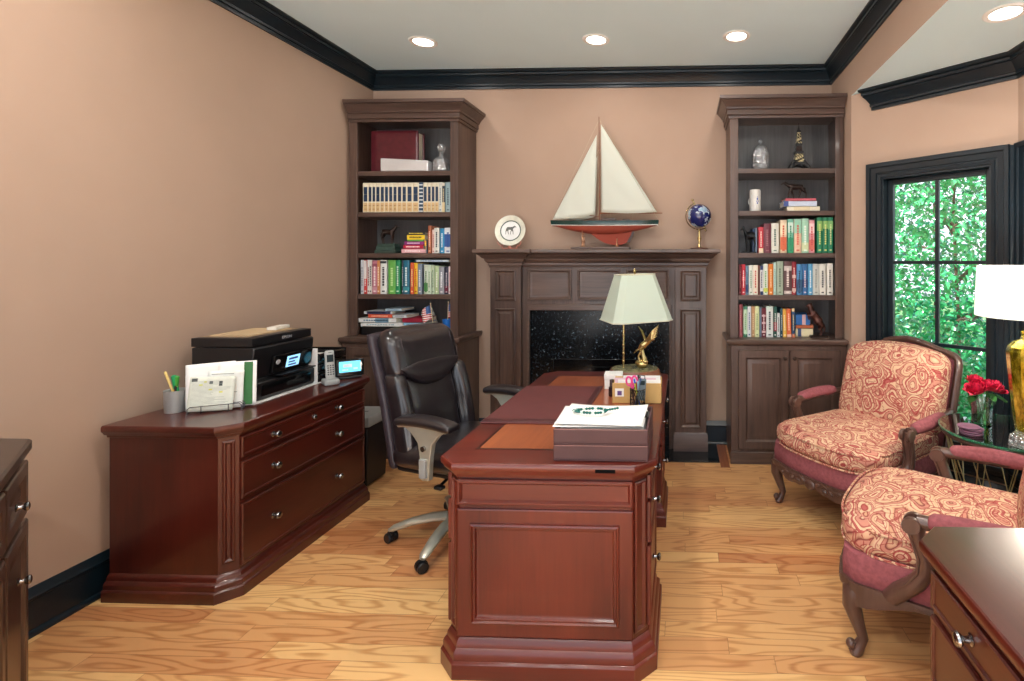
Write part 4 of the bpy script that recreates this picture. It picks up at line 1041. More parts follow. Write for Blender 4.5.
items = [(80,101,85,'dark wine',(110,34,44),(180,110,110),[]),(103,139,82,'scarlet',(186,34,52),(240,210,210),[(.45,.6,(214,90,100))]),
 (141,166,95,'blue-and-white',(110,150,176),(30,60,100),[(.1,.35,(28,60,110))]),(168,206,90,'white',(226,228,218),(120,150,120),[]),
 (207,250,88,'cream rose-marked',(232,224,206),(190,90,80),[]),(252,266,90,'brown',(120,66,50),(200,160,130),[]),
 (269,296,95,'white navy-capped',(222,224,226),(40,56,96),[(.0,.12,(36,56,104)),(.86,1,(36,56,104))]),(298,340,78,'white green-lettered',(226,232,220),(120,170,110),[(.1,.22,(200,206,90))]),
 (343,386,78,'orange',(222,128,40),(250,214,160),[]),(388,411,65,'pale mint',(196,226,214),(150,190,180),[]),
 (414,474,55,'grey-green',(160,176,156),(110,126,110),[]),(480,551,55,'brown crested',(96,66,66),(226,214,206),[(.72,.86,(200,190,184)),(.02,.12,(190,176,170))]),
 (554,592,58,'ruby emblem-spined',(146,32,46),(226,190,180),[(.1,.2,(220,190,180)),(.5,.6,(220,190,180))]),(595,642,82,'cornflower blue',(76,140,190),(30,50,80),[(.1,.5,(44,84,120))]),
 (645,694,78,'deep blue',(44,104,160),(220,200,210),[(.25,.5,(24,60,110))]),(696,736,78,'light blue',(90,164,206),(230,240,244),[]),
 (738,797,78,'light grey',(200,204,196),(150,156,150),[]),(799,856,78,'white black-titled',(218,218,208),(70,72,72),[(.0,.3,(228,226,216))]),(863,918,74,'white grey-titled',(226,224,214),(110,108,104),[])]
row('right bookcase fourth shelf', 'books on the fourth shelf of the right bookcase', SHELF[3], items, 352, 8.904, 730, RLIM)
items = [(80,112,75,'dusty rose',(150,74,80),(190,130,130),[]),(120,156,92,'mint and green',(200,226,196),(120,160,120),[(.0,.1,(36,110,80)),(.9,1,(60,130,100))]),
 (158,190,92,'white and blue',(222,228,230),(60,90,140),[]),(192,221,92,'tan',(190,150,106),(226,206,170),[]),(223,262,92,'pale lemon',(222,228,176),(150,170,120),[]),
 (264,281,100,'steel blue',(110,130,150),(226,230,230),[]),(283,321,105,'maroon patterned',(106,28,44),(226,200,200),[(.15,.22,(220,190,190)),(.45,.52,(220,190,190)),(.7,.76,(220,190,190))]),
 (325,386,92,'white wide',(226,230,226),(90,100,104),[(.9,1,(206,226,214))]),(388,418,95,'green and crimson',(40,92,80),(226,230,226),[(.2,.5,(150,34,60))]),
 (420,446,155,'white short',(220,226,224),(110,120,120),[]),(449,470,110,'dark teal',(30,80,96),(200,214,214),[]),
 (476,506,118,'yellow-orange',(236,186,80),(250,230,190),[],-.03),(510,550,115,'orange',(224,110,60),(246,206,180),[(.0,.1,(240,200,180))],-.03),
 (554,580,110,'navy blue',(30,70,112),(220,200,150),[(.0,.12,(216,120,80)),(.9,1,(226,206,160))],-.02)]
row('right bookcase counter', 'upright books on the right bookcase counter', CT, items, 365, 8.904, 730, RLIM)
gs2 = 'books stacked beside the rearing horse'
zz = CT+.0004
for (x0,x1,th,rgb,ink,bands,lab) in ((586,742,.062,(226,214,176),(40,70,110),[(.12,.32,(36,70,120))],'thick cream book at the bottom of the stack beside the rearing horse bookend'),
     (586,745,.024,(190,104,66),(230,180,140),[],'thin orange-brown book in the middle of the stack by the rearing horse bookend'),
     (586,715,.080,(40,106,176),(226,220,220),[(.45,.7,(206,170,170))],'thick blue book on top of the stack beside the rearing horse bookend')):
    a, e = px2x(730+x0/8.904), px2x(730+x1/8.904); book(((a+e)/2+.008, 3.84, zz), e-a, th, .15, rgb, ink, bands, lab, gs2, flat=True, title=False); zz += th+.0008
gs3 = 'books stacked under the walking horse'
zz = SHELF[1]+.0004
for (x0,x1,th,rgb,ink,bands,lab) in ((405,575,.034,(228,220,196),(150,110,90),[(.2,.7,(222,206,170))],'cream book at the bottom of the stack under the walking horse figurine'),
     (385,560,.040,(196,206,226),(40,60,120),[(.0,.15,(60,80,140))],'white and blue book in the middle of the stack under the walking horse'),
     (395,556,.020,(196,90,104),(236,200,206),[],'thin pinkish-red book topmost of the stack under the walking horse')):
    a, e = px2x(710+x0/5.236), px2x(710+x1/5.236); book(((a+e)/2, 3.80, zz), e-a, th, .16, rgb, ink, bands, lab, gs3, flat=True, title=False); zz += th+.0008
STK3 = zz
# ------------------------------------------------------------------ horses and other shelf ornaments
def horse(mb, L=1.0, pose='stand'):
    """continuous horse, nose towards -x, hooves at z=0, about L long"""
    S = Matrix.Scale(L, 4); X = mb.X; mb.X = X @ S
    if pose == 'rear':
        body = [(.17,0,.34),(.10,0,.44),(.02,0,.56),(-.06,0,.66),(-.10,0,.72)]
        mb.tube(body, [.10,.145,.12,.125,.10], 12)
        mb.tube([(-.09,0,.70),(-.13,0,.80),(-.15,0,.90),(-.14,0,.955)], [.10,.08,.062,.048], 10)
        mb.tube([(-.12,0,.955),(-.17,0,.94),(-.235,0,.90),(-.27,0,.875)], [.04,.046,.032,.024], 10)
        mb.tube([(-.105,0,.99),(-.09,0,.90),(-.05,0,.80),(-.02,0,.72)], [.016,.028,.028,.014], 8)
        for y in (-.05,.05):
            mb.tube([(.15,y,.36),(.20,y*1.2,.26),(.14,y*1.2,.19),(.20,y*1.2,.13),(.17,y*1.2,.02),(.14,y*1.2,0)], [.10,.075,.045,.034,.028,.036], 8)
            f = .05 if y > 0 else 0
            mb.tube([(-.07,y,.66),(-.16,y*1.1,.60+f),(-.22,y*1.1,.64+f),(-.20,y*1.1,.52+f),(-.18,y*1.1,.48+f)], [.065,.045,.034,.026,.03], 8)
        mb.tube([(.20,0,.38),(.27,0,.34),(.30,0,.22),(.28,0,.06)], [.018,.032,.03,.012], 8)
        for y in (-.02,.02): mb.tube([(-.125,y,.98),(-.12,y*1.3,1.02)], [.014,.004], 6)
    else:
        low = pose == 'graze'; wk = pose == 'walk'
        mb.tube([(-.24,0,.56),(-.18,0,.57),(-.02,0,.565),(.14,0,.575),(.25,0,.57),(.30,0,.55)], [.07,.145,.13,.135,.13,.06], 14)
        if low:
            mb.tube([(-.20,0,.60),(-.32,0,.56),(-.40,0,.46),(-.43,0,.40)], [.09,.065,.05,.042], 10); hd = [(-.42,0,.42),(-.45,0,.34),(-.45,0,.25),(-.45,0,.20)]
        else:
            mb.tube([(-.18,0,.60),(-.27-.02*wk,0,.70-.05*wk),(-.34-.04*wk,0,.80-.09*wk),(-.37-.05*wk,0,.86-.10*wk)], [.115,.085,.062,.048], 10); hd = [(-.355,0,.875),(-.42,0,.84),(-.49,0,.79),(-.52,0,.765)]
            if wk: hd = [(x-.05,y,z-.10) for x,y,z in hd]
        mb.tube(hd, [.042,.046,.032,.026], 10)
        mane = [(-.345,0,.91),(-.31,0,.85),(-.25,0,.76),(-.17,0,.68)] if not low else [(-.44,0,.46),(-.38,0,.55),(-.28,0,.63)]
        if wk: mane = [(x-.05*(z-.6)/.3,y,z-.10*(z-.6)/.3) for x,y,z in mane]
        mb.tube(mane, [.016]+[.026]*(len(mane)-2)+[.014], 8)
        for y in (-.022,.022): mb.tube([(hd[0][0],y,hd[0][2]+.03),(hd[0][0]+.01,y*1.3,hd[0][2]+.075)], [.014,.004], 6)
        w = wk
        for k, y in enumerate((-.055,.055)):
            d = .10*(1 if k else -1) if w else 0
            mb.tube([(-.19,y,.52),(-.19+d*.5,y,.38),(-.185+d,y,.26),(-.185+d*1.25,y,.08),(-.195+d*1.25,y,0)], [.07,.052,.036,.026,.034], 8)
            d = -d
            mb.tube([(.24,y,.52),(.25+d*.4,y,.40),(.29+d,y,.29),(.26+d*1.2,y,.08),(.25+d*1.2,y,0)], [.10,.068,.038,.026,.034], 8)
        mb.tube([(.31,0,.58),(.36,0,.54),(.37,0,.40),(.36,0,.26)], [.018,.03,.03,.012], 8)
    mb.X = X; return mb
# horse on a stepped green base
t = thing('horse_figurine', 'dark bronze horse figurine on a green stepped base, third shelf of the left bookcase', 'ornament', (px2x(384),3.86,SHELF[2]+.0004))
M['verd'] = plain('green_marble_base', srgb(52,74,66), .4, var=.2, vs=30)
MB().stack([(-.082,-.05),(.082,-.05),(.082,.05),(-.082,.05)], [(0,0),(0,.022),(-.008,.026),(-.008,.052),(-.014,.06),(-.014,.075)]).build('base', M['verd'], t, angle=30)
b = MB(); b.X = Matrix.Translation((-.0,0,.073)) @ Matrix.Rotation(PI,4,'Z'); horse(b, .165); b.build('horse', M['bronze'], t, remesh=.0022)
# walking horse on books
b = MB(); b.X = Matrix.Scale(.82,4,(0,0,1)); horse(b, .20, 'walk'); tag(b.build('horse_figurine', M['bronze'], origin=(px2x(798),3.88,STK3), rz=.1, remesh=.0024), 'dark walking horse figurine standing on the small book stack of the right bookcase', 'ornament')
# rearing horse bookend on the counter
t = thing('horse_bookend', 'dark rearing horse bookend at the end of the right bookcase counter', 'bookend', (px2x(818),3.83,CT+.0004))
MB().stack([(-.055,-.04),(.075,-.04),(.075,.04),(-.055,.04)], [(0,0),(0,.012),(-.005,.016)]).build('base', M['bronze'], t, angle=30)
b = MB(); b.X = Matrix.Translation((-.015,0,.012)); horse(b, .245, 'rear'); b.build('horse', plain('red_bronze', srgb(92,58,50), .28, .6, var=.25, vs=40), t, remesh=.0026)
# dark horse bookend on the third shelf of the right bookcase
t = thing('horse_bookend', 'small black grazing horse bookend beside the navy board, right bookcase third shelf', 'bookend', (px2x(750.5),3.84,SHELF[2]+.0004), 0)
MB().box(-.055,-.035,0,.045,.035,.008).build('base', M['black'], t, bevel=.002)
b = MB(); b.X = Matrix.Translation((.0,0,.008)) @ Matrix.Scale(.62,4,(1,0,0)); horse(b, .215); b.build('horse', plain('black_iron', srgb(28,30,32), .4, .4), t, remesh=.0024)
book((px2x(754.3),3.83,SHELF[2]+.0004), .016, .185, .12, (34,58,92), (60,90,130), [], 'navy board-thin book behind the black horse bookend', 'thin books behind the black horse bookend', title=False)
book((px2x(756.8),3.83,SHELF[2]+.0004), .012, .19, .13, (128,150,168), (170,186,196), [], 'pale blue-grey thin book between the navy board and the coral-red book', 'thin books behind the black horse bookend', title=False)
# leather album, silver box, decanter
x0, x1 = px2x(371.5,3.885), px2x(418.7,3.885)
t = thing('album', 'large maroon leather album standing upright on the top shelf of the left bookcase', 'album', ((x0+x1)/2,3.93,SHELF[0]+.0004))
wv = (x1-x0)
b = MB(); b.soft((0,-.045,.168),(wv,.022,.336),.010,8); b.soft((0,.045,.168),(wv,.022,.336),.010,8); b.soft((-wv/2+.010,0,.168),(.022,.11,.336),.010,8)
b.build('cover', plain('oxblood_leather', srgb(92,30,40), .3, var=.12, vs=20, coat=.3), t)
MB().box(-wv/2+.02,-.034,.010,wv/2-.012,.034,.322).build('pages', M['offwhite'], t)
b = MB(); hw_ = (px2x(428.2,3.785)-px2x(380.6,3.785))/2; pp = [(-hw_,0),(hw_,0),(hw_,.080),(-hw_,.102)]
b.loft([[(x,y,z) for x,z in pp] for y in (-.035,.035)])
sb = b.build('silver_box', plain('polished_silver', srgb(232,236,240), .25, .5, var=.03), origin=((px2x(380.6,3.785)+px2x(428.2,3.785))/2,3.815,SHELF[0]+.0004), bevel=.006, smooth=True)
tag(sb, 'polished silver presentation box lying before the maroon album', 'box')
def decanter(name, label, loc, h, r, cat='decanter', lid=False):
    t = thing(name, label, cat, loc)
    if not lid:
        pf = [(r*.9,0),(r,.006),(r,.30*h),(r*.92,.40*h),(r*.55,.50*h),(r*.28,.56*h),(r*.25,.68*h),(r*.38,.70*h),(r*.30,.70*h),(r*.19,.66*h),(r*.2,.57*h),(r*.5,.48*h),(r*.85,.38*h),(r*.92,.06*h),(.001,.05*h)]
        MB().lathe(pf, 16, flute=.04).build('bottle', M['crystal'], t, angle=10)
        MB().lathe([(r*.17,.66*h),(r*.18,.71*h),(r*.42,.74*h),(r*.5,.86*h),(r*.34,.97*h),(.001,h)], 8).build('stopper', M['crystal'], t, angle=10)
    else:
        pf = [(r*.8,0),(r*.85,.01),(r,.25*h),(r*.98,.5*h),(r*.8,.66*h),(r*.74,.68*h),(r*.7,.66*h),(r*.9,.5*h),(r*.92,.25*h),(r*.75,.03*h),(.001,.03*h)]
        b = MB().lathe(pf, 24, flute=.035)
        b.build('jar', M['crystal'], t, angle=15)
        MB().lathe([(r*.8,.685*h),(r*.78,.72*h),(r*.5,.80*h),(r*.16,.84*h),(r*.12,.87*h),(r*.26,.92*h),(r*.2,.97*h),(.001,h)], 12).build('lid', M['crystal'], t, angle=15)
    return t
decanter('decanter', 'cut crystal decanter with stopper on the top shelf of the left bookcase', (px2x(441.6,3.84),3.84,SHELF[0]+.0004), .222, .064)
decanter('crystal_jar', 'lidded cut crystal jar on the top shelf of the right bookcase', (px2x(762.5),3.90,SHELF[0]+.0004), .245, .066, 'jar', True)
# tower model
t = thing('tower_figurine', 'black and gold lattice tower model on the top shelf of the right bookcase', 'ornament', (px2x(801),3.88,SHELF[0]+.0004))
b = MB()
for sx in (-1,1):
    for sy in (-1,1):
        b.tube([(.068*sx,.05*sy,0),(.066*sx,.05*sy,.016),(.05*sx,.036*sy,.045),(.034*sx,.028*sy,.075)], [.016,.015,.012,.010], 8)
for a in (-1,1):
    b.tube([(.055*math.cos(PI*k/10),.045*a,.012+.034*math.sin(PI*k/10)) for k in range(11)], .007, 6)
    b.tube([(.062*a,.04*math.cos(PI*k/10),.012+.034*math.sin(PI*k/10)) for k in range(11)], .007, 6)
b.stack([(-.052,-.04),(.052,-.04),(.052,.04),(-.052,.04)], [(0,.050),(0,.060),(-.008,.064)]); b.build('arched_base', M['black'], t)
def lattice():
    m, nt, bb = newmat('gilt_lattice'); t_ = NT(nt); o_ = t_.obj()
    c_ = t_.n('ShaderNodeTexChecker'); t_.l(t_.mapping(o_, (90,90,60), rot=(.3,.3,.78)), c_.inputs[0]); c_.inputs['Scale'].default_value = 1
    c_.inputs[1].default_value = srgb(34,28,26); c_.inputs[2].default_value = srgb(206,192,150)
    t_.l(c_.outputs[0], bb.inputs['Base Color']); bb.inputs['Roughness'].default_value = .35; bb.inputs['Metallic'].default_value = .5; return m
LT = lattice()
def sq(b, st):
    b.loft([[(-w,-w,z),(w,-w,z),(w,w,z),(-w,w,z)] for w, z in st])
b = MB(); sq(b, [(.036,.064),(.031,.10),(.027,.125)]); b.build('lower_lattice', LT, t, smooth=False)
b = MB(); sq(b, [(.032,.125),(.032,.145)]); sq(b, [(.022,.185),(.023,.205)]); b.build('platform', M['black'], t, smooth=False)
b = MB(); sq(b, [(.025,.145),(.019,.19)]); b.build('middle_shaft', M['bronze'], t, smooth=False)
b = MB(); sq(b, [(.020,.205),(.013,.29)]); b.build('upper_lattice', LT, t, smooth=False)
b = MB(); sq(b, [(.016,.29),(.014,.305)]); b.lathe([(.011,.305),(.008,.325),(.003,.335),(.0015,.36),(.0005,.362)], 10); b.build('spire', M['black'], t)
# mug
t = thing('mug', 'tall white stein with blue emblem on the second shelf of the right bookcase', 'mug', (px2x(756.5),3.87,SHELF[1]+.0004))
MB().lathe([(.040,0),(.043,.004),(.043,.155),(.040,.168),(.037,.168),(.038,.155),(.038,.010),(.001,.010)], 28).build('body', plain('white_glaze', srgb(232,232,228), .2), t)
b = MB()
for (u, v, s_) in ((0,.095,.012),(-.006,.078,.007),(.007,.079,.007),(0,.064,.010),(.0,.110,.006)):
    a0 = -PI/2+u/.043+.25
    for k in range(1):
        b.X = Matrix.Translation((.0432*math.cos(a0),.0432*math.sin(a0),v)) @ Matrix.Rotation(a0,4,'Z'); b.ellip((0,0,0),(.0008,s_*.55,s_*.75),10,8)
b.build('emblem', colmat(70,90,170), t)
b = MB(); b.tube([(.040*math.cos(2.2)+.03*math.sin(PI*k/10)*math.cos(2.2),.040*math.sin(2.2)+.03*math.sin(PI*k/10)*math.sin(2.2),.045+.08*k/10) for k in range(11)], .006, 8); b.build('handle', plain('white_glaze_handle', srgb(232,232,228), .2), t)
# flags, cup and cable on the left counter
t = thing('cup', 'small blue cup holding little flags on the left bookcase counter', 'cup', (px2x(447.5),3.80,CT+.0004))
MB().lathe([(.030,0),(.036,.10),(.038,.125),(.035,.125),(.033,.10),(.027,.006),(.001,.006)], 20).build('body', plain('bright_blue_plastic', srgb(30,110,200), .35), t)
def flagmat():
    m, nt, bb = newmat('striped_flag'); t_ = NT(nt); sp = t_.n('ShaderNodeSeparateXYZ'); t_.l(t_.obj(), sp.inputs[0])
    st = t_.math('LESS_THAN', t_.math('FRACT', t_.math('MULTIPLY', sp.outputs[2], 62.0)), .5)
    c_ = t_.mix(st, srgb(236,230,228), srgb(190,40,52)); t_.l(c_, bb.inputs['Base Color']); bb.inputs['Roughness'].default_value = .8; return m
FM = flagmat()
def flag(label, loc, lean, rz, flip=1):
    o_ = thing('flag', label, 'flag', loc, rz, 'little flags on the left bookcase counter'); o_.rotation_euler = (0,lean,rz)
    b = MB(); b.cyl((0,0,0),(0,0,.245),.0028,seg=8); b.ellip((0,0,.248),(.005,.005,.006),8,6); b.build('stick', plain('flag_stick', srgb(206,190,150), .5), o_)
    fn = lambda u, v: (flip*(.003+.10*u-.02*u*u), .010*math.sin(u*7)+.004*u, .235-.105*v-.05*u*u)
    b = MB(); b.grid(fn, 14, 8); c_ = b.build('cloth', FM, o_, angle=80)
    b = MB(); b.grid(lambda u, v: (lambda p: (p[0],p[1]-.0012,p[2]))(fn(.02+u*.42, v*.55)), 8, 5); b.build('canton', colmat(60,96,150), c_, angle=80)
flag('little striped flag with blue canton drooping left in front of the white cable', (px2x(436),3.775,CT+.0004), -.12, 0, -1)
flag('little striped flag leaning right against the side panel of the left bookcase', (px2x(447.2),3.802,CT+.008), .03, .0, 1)
b = MB()
for k, (rx, hz, dy) in enumerate(((.075,.172,0),(.062,.155,.02),(.050,.182,.035))):
    b.tube([(rx*math.cos(PI*j/14),dy+.01*math.sin(j),.006+hz*math.sin(PI*j/14)) for j in range(15)], .0045, 6)
tag(b.build('cable', plain('white_cable', srgb(222,224,222), .4), origin=(px2x(427,4.0),4.02,CT+.0005)), 'loose white cable looped behind the flat pile of books', 'cable')

# ------------------------------------------------------------------ mantel ornaments
ZM = 1.5665
t = thing('plate', 'round pearl-rimmed decorative plate with horse sketch standing on the mantel', 'plate', (-1.372,3.98,ZM))
TI = Matrix.Translation((0,0,.150)) @ Matrix.Rotation(R(90-10),4,'X')
MB().lathe([(.001,.004),(.080,.004),(.084,.006),(.119,.018),(.123,.0185),(.119,.013),(.080,-.002),(.001,-.002)], 48, M=TI).build('rim', plain('pearl_rim', srgb(228,228,212), .25, var=.08, vs=18), t)
MB().lathe([(.001,.0055),(.078,.0055),(.078,.004)], 40, M=TI).build('centre', plain('white_porcelain', srgb(238,240,240), .2), t)
MB().lathe([(.076,.0062),(.080,.0078),(.084,.0078),(.084,.006)], 40, M=TI, ring=True).build('ring', colmat(70,92,84,.3), t)
b = MB(); b.X = TI @ Matrix.Translation((-.005,-.03,.0058)) @ Matrix.Rotation(-PI/2,4,'X') @ Matrix.Scale(.04,4,(0,1,0)) @ Matrix.Rotation(PI,4,'Z'); horse(b, .085, 'walk'); b.build('horse_drawing', colmat(96,100,96), t)
b = MB()
for sx in (-1,1):
    b.tube([(.055*sx,-.035,.0),(.06*sx,-.03,.02),(.062*sx,-.022,.034),(.065*sx,.0,.03),(.07*sx,.03,.06),(.04*sx,.05,.13)], .0045, 8)
    b.tube([(.055*sx,-.03,.02),(.09*sx,-.034,.045),(.095*sx,-.034,.062)], .004, 6)
    b.tube([(.055*sx,-.035,.003),(.07*sx,.055,.003)], .0045, 6)
b.tube([(-.07,.055,.003),(.07,.055,.003)], .0045, 6); b.ellip((0,-.03,.016),(.016,.006,.014),10,6); b.tube([(-.06,-.03,.01),(.06,-.03,.01)], .004, 6)
b.build('stand', plain('rose_copper', srgb(206,140,122), .3, .5), t)

# model sailing yacht
t = thing('model_sailboat', 'large model sailing yacht with cream sails in the centre of the mantel', 'model boat', (-.645,3.955,ZM))
def hull(u, v, lo, hi):
    # u along length -1..1 (bow at -1), v 0 deck .. 1 keel line
    x = -.395+.85*u
    b_ = .072*max(0,math.sin(PI*min(1,max(0,.04+.93*u))))**.55*(1 if u < .97 else .9)+.0*u
    return x, b_
def hullband(b, v0, v1, nl=28, nv=4):
    vs = []; 
    def pt(u, v, sgn):
        x, bb = hull(u, v, 0, 0)
        sheer = .008*(2*u-1)**2
        zt = .222+sheer; dp = .064*max(0,math.sin(PI*min(1,.03+.94*u)))**.9
        zz = zt-.034*min(1,v/.36)-.006*max(0,min(1,(v-.36)/.07))-dp*max(0,(v-.43)/.57)
        return (x+.06*v*v*(u-.5)*-1.2, sgn*(bb*math.sqrt(max(0,1-max(0,v-.1)**2.0/.81))+.004*(v < .5)), zz)
    for sgn in (-1,1):
        b.grid(lambda u, v: pt(u, v0+(v1-v0)*v, sgn), nl, nv)
    return pt
b = MB(); pt = hullband(b, 0, .36); b.build('green_topsides', plain('dark_green_enamel', srgb(16,52,48), .2), t, angle=60)
b = MB(); hullband(b, .36, .43, 28, 1); b.build('white_waterline', colmat(226,226,220,.3), t, angle=60)
b = MB(); hullband(b, .43, 1.0, 28, 6); 
b.build('red_bottom', plain('red_oxide_enamel', srgb(156,72,56), .45), t, angle=60)
kp = [(-.115,.165),(-.085,.128),(-.03,.085),(.03,.052),(.09,.036),(.16,.034),(.20,.052),(.225,.085),(.245,.14),(.245,.17)]
b = MB(); b.loft([[(x,y*(.35 if k in (0,3) else 1),z) for x,z in kp] for k,y in enumerate((-.014,-.010,.010,.014))]); b.build('keel', plain('red_oxide_keel', srgb(150,66,50), .6, spec=.2), t, angle=60)
b = MB(); b.loft([[(x,y,z) for x,z in ((.205,.06),(.225,.055),(.262,.13),(.262,.17),(.245,.17),(.24,.12))] for y in (-.006,.006)]); b.build('rudder', plain('rudder_dark', srgb(60,40,36), .4), t)
b = MB(); nl = 28
top = [pt(k/nl,0,1) for k in range(nl+1)]+[pt(k/nl,0,-1) for k in range(nl,-1,-1)]
b.add([(x,y*.97,z-.001) for x,y,z in top], [tuple(range(len(top)))]); b.build('deck', wood('teak_deck', srgb(140,96,60), srgb(180,130,86), 'x', .4, .1), t, smooth=False)
b = MB(); b.soft((.06,0,.236),(.12,.05,.022),.008,5); b.soft((.20,0,.232),(.06,.045,.014),.005,4); b.build('cabin', M['walnut'], t)
b = MB(); mx = -.012; b.tube([(mx,0,.222),(mx-.001,0,.62),(mx-.004,0,1.045)], [.0058,.005,.0032], 10); b.build('mast', wood('mast_wood', srgb(92,54,36), srgb(132,82,56), 'z', .35, .2), t)
b = MB(); b.tube([(mx,0,.285),(.24,.012,.287),(.482,.02,.287)], [.006,.006,.004], 8); b.tube([(mx,0,.26),(mx-.03,0,.262),(-.10,.0,.27)], .003, 6); b.build('boom', wood('boom_wood', srgb(120,70,44), srgb(160,100,66), 'x', .35, .2), t)
SM = shade_mat('sail_cloth', srgb(230,234,224), .3)
def sail(name, tack, head, clew, belly, seed):
    A_, B_, C_ = Vector(tack), Vector(head), Vector(clew)
    def fn(u, v):
        # u foot->: tack to clew, v up to the head
        p = A_.lerp(C_, u); p = p.lerp(B_, v)
        s_ = math.sin(PI*u)*(1-v)
        p = p+Vector((0, belly*(math.sin(PI*u)**.8)*(1-v)**.8*(1+.0*v), 0))
        p.y += .004*math.sin(u*9+v*14+seed)*(1-v)*math.sin(PI*u)
        p.z -= .012*math.sin(PI*u)*(1-v)**6
        return tuple(p)
    b = MB(); b.grid(fn, 18, 22); o = b.build(name, SM, t, angle=80)
    so = o.modifiers.new('cloth', 'SOLIDIFY'); so.thickness = .0012
    return o
sail('mainsail', (.002,.0,.292), (.0,0,.985), (.44,.02,.295), -.035, 1)
sail('jib', (-.385,0,.236), (-.035,0,.90), (-.045,-.02,.275), -.030, 2)
sail('staysail', (-.26,.012,.236), (-.03,.008,.74), (-.05,.03,.262), .02, 3)
b = MB(); th = .0009
for (p, q) in (((-.395,0,.232),(-.016,0,1.02)),((-.26,.012,.234),(-.014,.008,.80)),((mx-.003,0,1.03),(.44,.02,.292)),((mx,-.066,.22),(mx-.003,0,.82)),((mx,.066,.22),(mx-.003,0,.82)),((mx-.003,0,1.02),(.452,0,.232)),((.25,.01,.285),(.25,0,.235)),((.08,.0,.285),(.07,0,.245)),((.05,.0,.285),(.05,0,.245))):
    b.cyl(p, q, th, seg=5)
b.build('rigging', colmat(190,176,150), t)
b = MB(); b.soft((-.0,0,.010),(.46,.12,.018),.006,6); 
sd = b.build('stand', M['walnutx'], t)
for x_ in (-.142,.128):
    q = MB(); 
    q.lathe([(.010,.018),(.012,.024),(.007,.034),(.006,.06),(.009,.066),(.006,.072),(.0055,.10),(.008,.105)] if x_ < 0 else [(.010,.018),(.012,.024),(.007,.034),(.006,.048)], 12, c=(x_,-.028,0))
    q.lathe([(.010,.018),(.012,.024),(.007,.034),(.006,.06),(.009,.066),(.006,.072),(.0055,.10),(.008,.105)] if x_ < 0 else [(.010,.018),(.012,.024),(.007,.034),(.006,.048)], 12, c=(x_,.028,0))
    if x_ < 0: q.tube([(x_,-.03,.105),(x_,-.034,.155),(x_,-.045,.168)], .0045, 8); q.tube([(x_,.03,.105),(x_,.034,.155),(x_,.045,.168)], .0045, 8); q.tube([(x_,-.03,.108),(x_,.03,.108)], .0045, 8)
    else: q.tube([(x_,-.028,.046),(x_,-.018,.085)], .0045, 8); q.tube([(x_,.028,.046),(x_,.018,.085)], .0045, 8)
    q.build('stand_post', plain('stand_post_metal', srgb(196,150,120), .3, .6), t)

# globe
t = thing('globe', 'small dark blue globe on a brass stand at the right end of the mantel', 'globe', (.128,3.96,ZM))
def globemat():
    m, nt, bb = newmat('lapis_globe'); t_ = NT(nt); o_ = t_.obj()
    n_ = t_.noise(o_, 11, 4, .6)
    c_ = t_.ramp(n_, [(.0, srgb(14,22,74)), (.545, srgb(22,34,98)), (.56, srgb(196,206,214)), (.62, srgb(120,160,190)), (.72, srgb(226,220,206))]); t_.l(c_, bb.inputs['Base Color'])
    bb.inputs['Roughness'].default_value = .12; bb.inputs['Coat Weight'].default_value = .5; return m
gz = .262; tilt = Matrix.Translation((0,0,gz)) @ Matrix.Rotation(R(-23),4,'Y')
MB().ellip((0,0,0),(.093,.093,.093),40,24,tilt).build('ball', globemat(), t)
b = MB(); arc = [tilt @ Vector((-.106*math.cos(a_),0,.106*math.sin(a_))) for a_ in [R(-95+190*k/24) for k in range(25)]]
b.tube(arc, .0042, 8, up=(0,1,0), flat=2.0); b.build('meridian', M['brass'], t)
b = MB(); q = tilt @ Vector((0,0,.106)); q2 = tilt @ Vector((0,0,.135)); b.cyl(tilt @ Vector((0,0,.09)), q2, .005); b.ellip(tuple(q2),(.009,.009,.009),10,8); q = tilt @ Vector((0,0,-.09)); b.cyl(q, tilt @ Vector((0,0,-.122)), .005); b.ellip(tuple(tilt @ Vector((0,0,-.124))),(.008,.008,.008),10,8); b.build('axis', M['brass'], t)
MB().lathe([(.014,.016),(.010,.03),(.008,.05),(.013,.07),(.015,.085),(.009,.11),(.007,.135),(.010,.145),(.006,.155)], 20).build('stem', M['brass'], t)
MB().lathe([(.001,0),(.068,0),(.072,.004),(.070,.009),(.05,.012),(.03,.016),(.001,.016)], 36).build('base', plain('globe_base', srgb(92,52,36), .3), t)
# ------------------------------------------------------------------ things on the desk
ZD = .7612
# leather desk pad
b = MB(); b.soft((0,0,.0035),(.435,.655,.007),.003,6)
o = thing('desk_pad', 'oxblood leather desk pad on the chair side of the desk', 'desk pad', (-.668,2.505,ZD))
b.build('pad', M['padlr'], o)
b = MB(); b.soft((0,-.300,.0075),(.435,.045,.006),.0028,5); b.soft((.203,0.02,.0072),(.024,.60,.004),.0018,5); b.build('border', plain('pad_edge', srgb(74,34,36), .4), o)
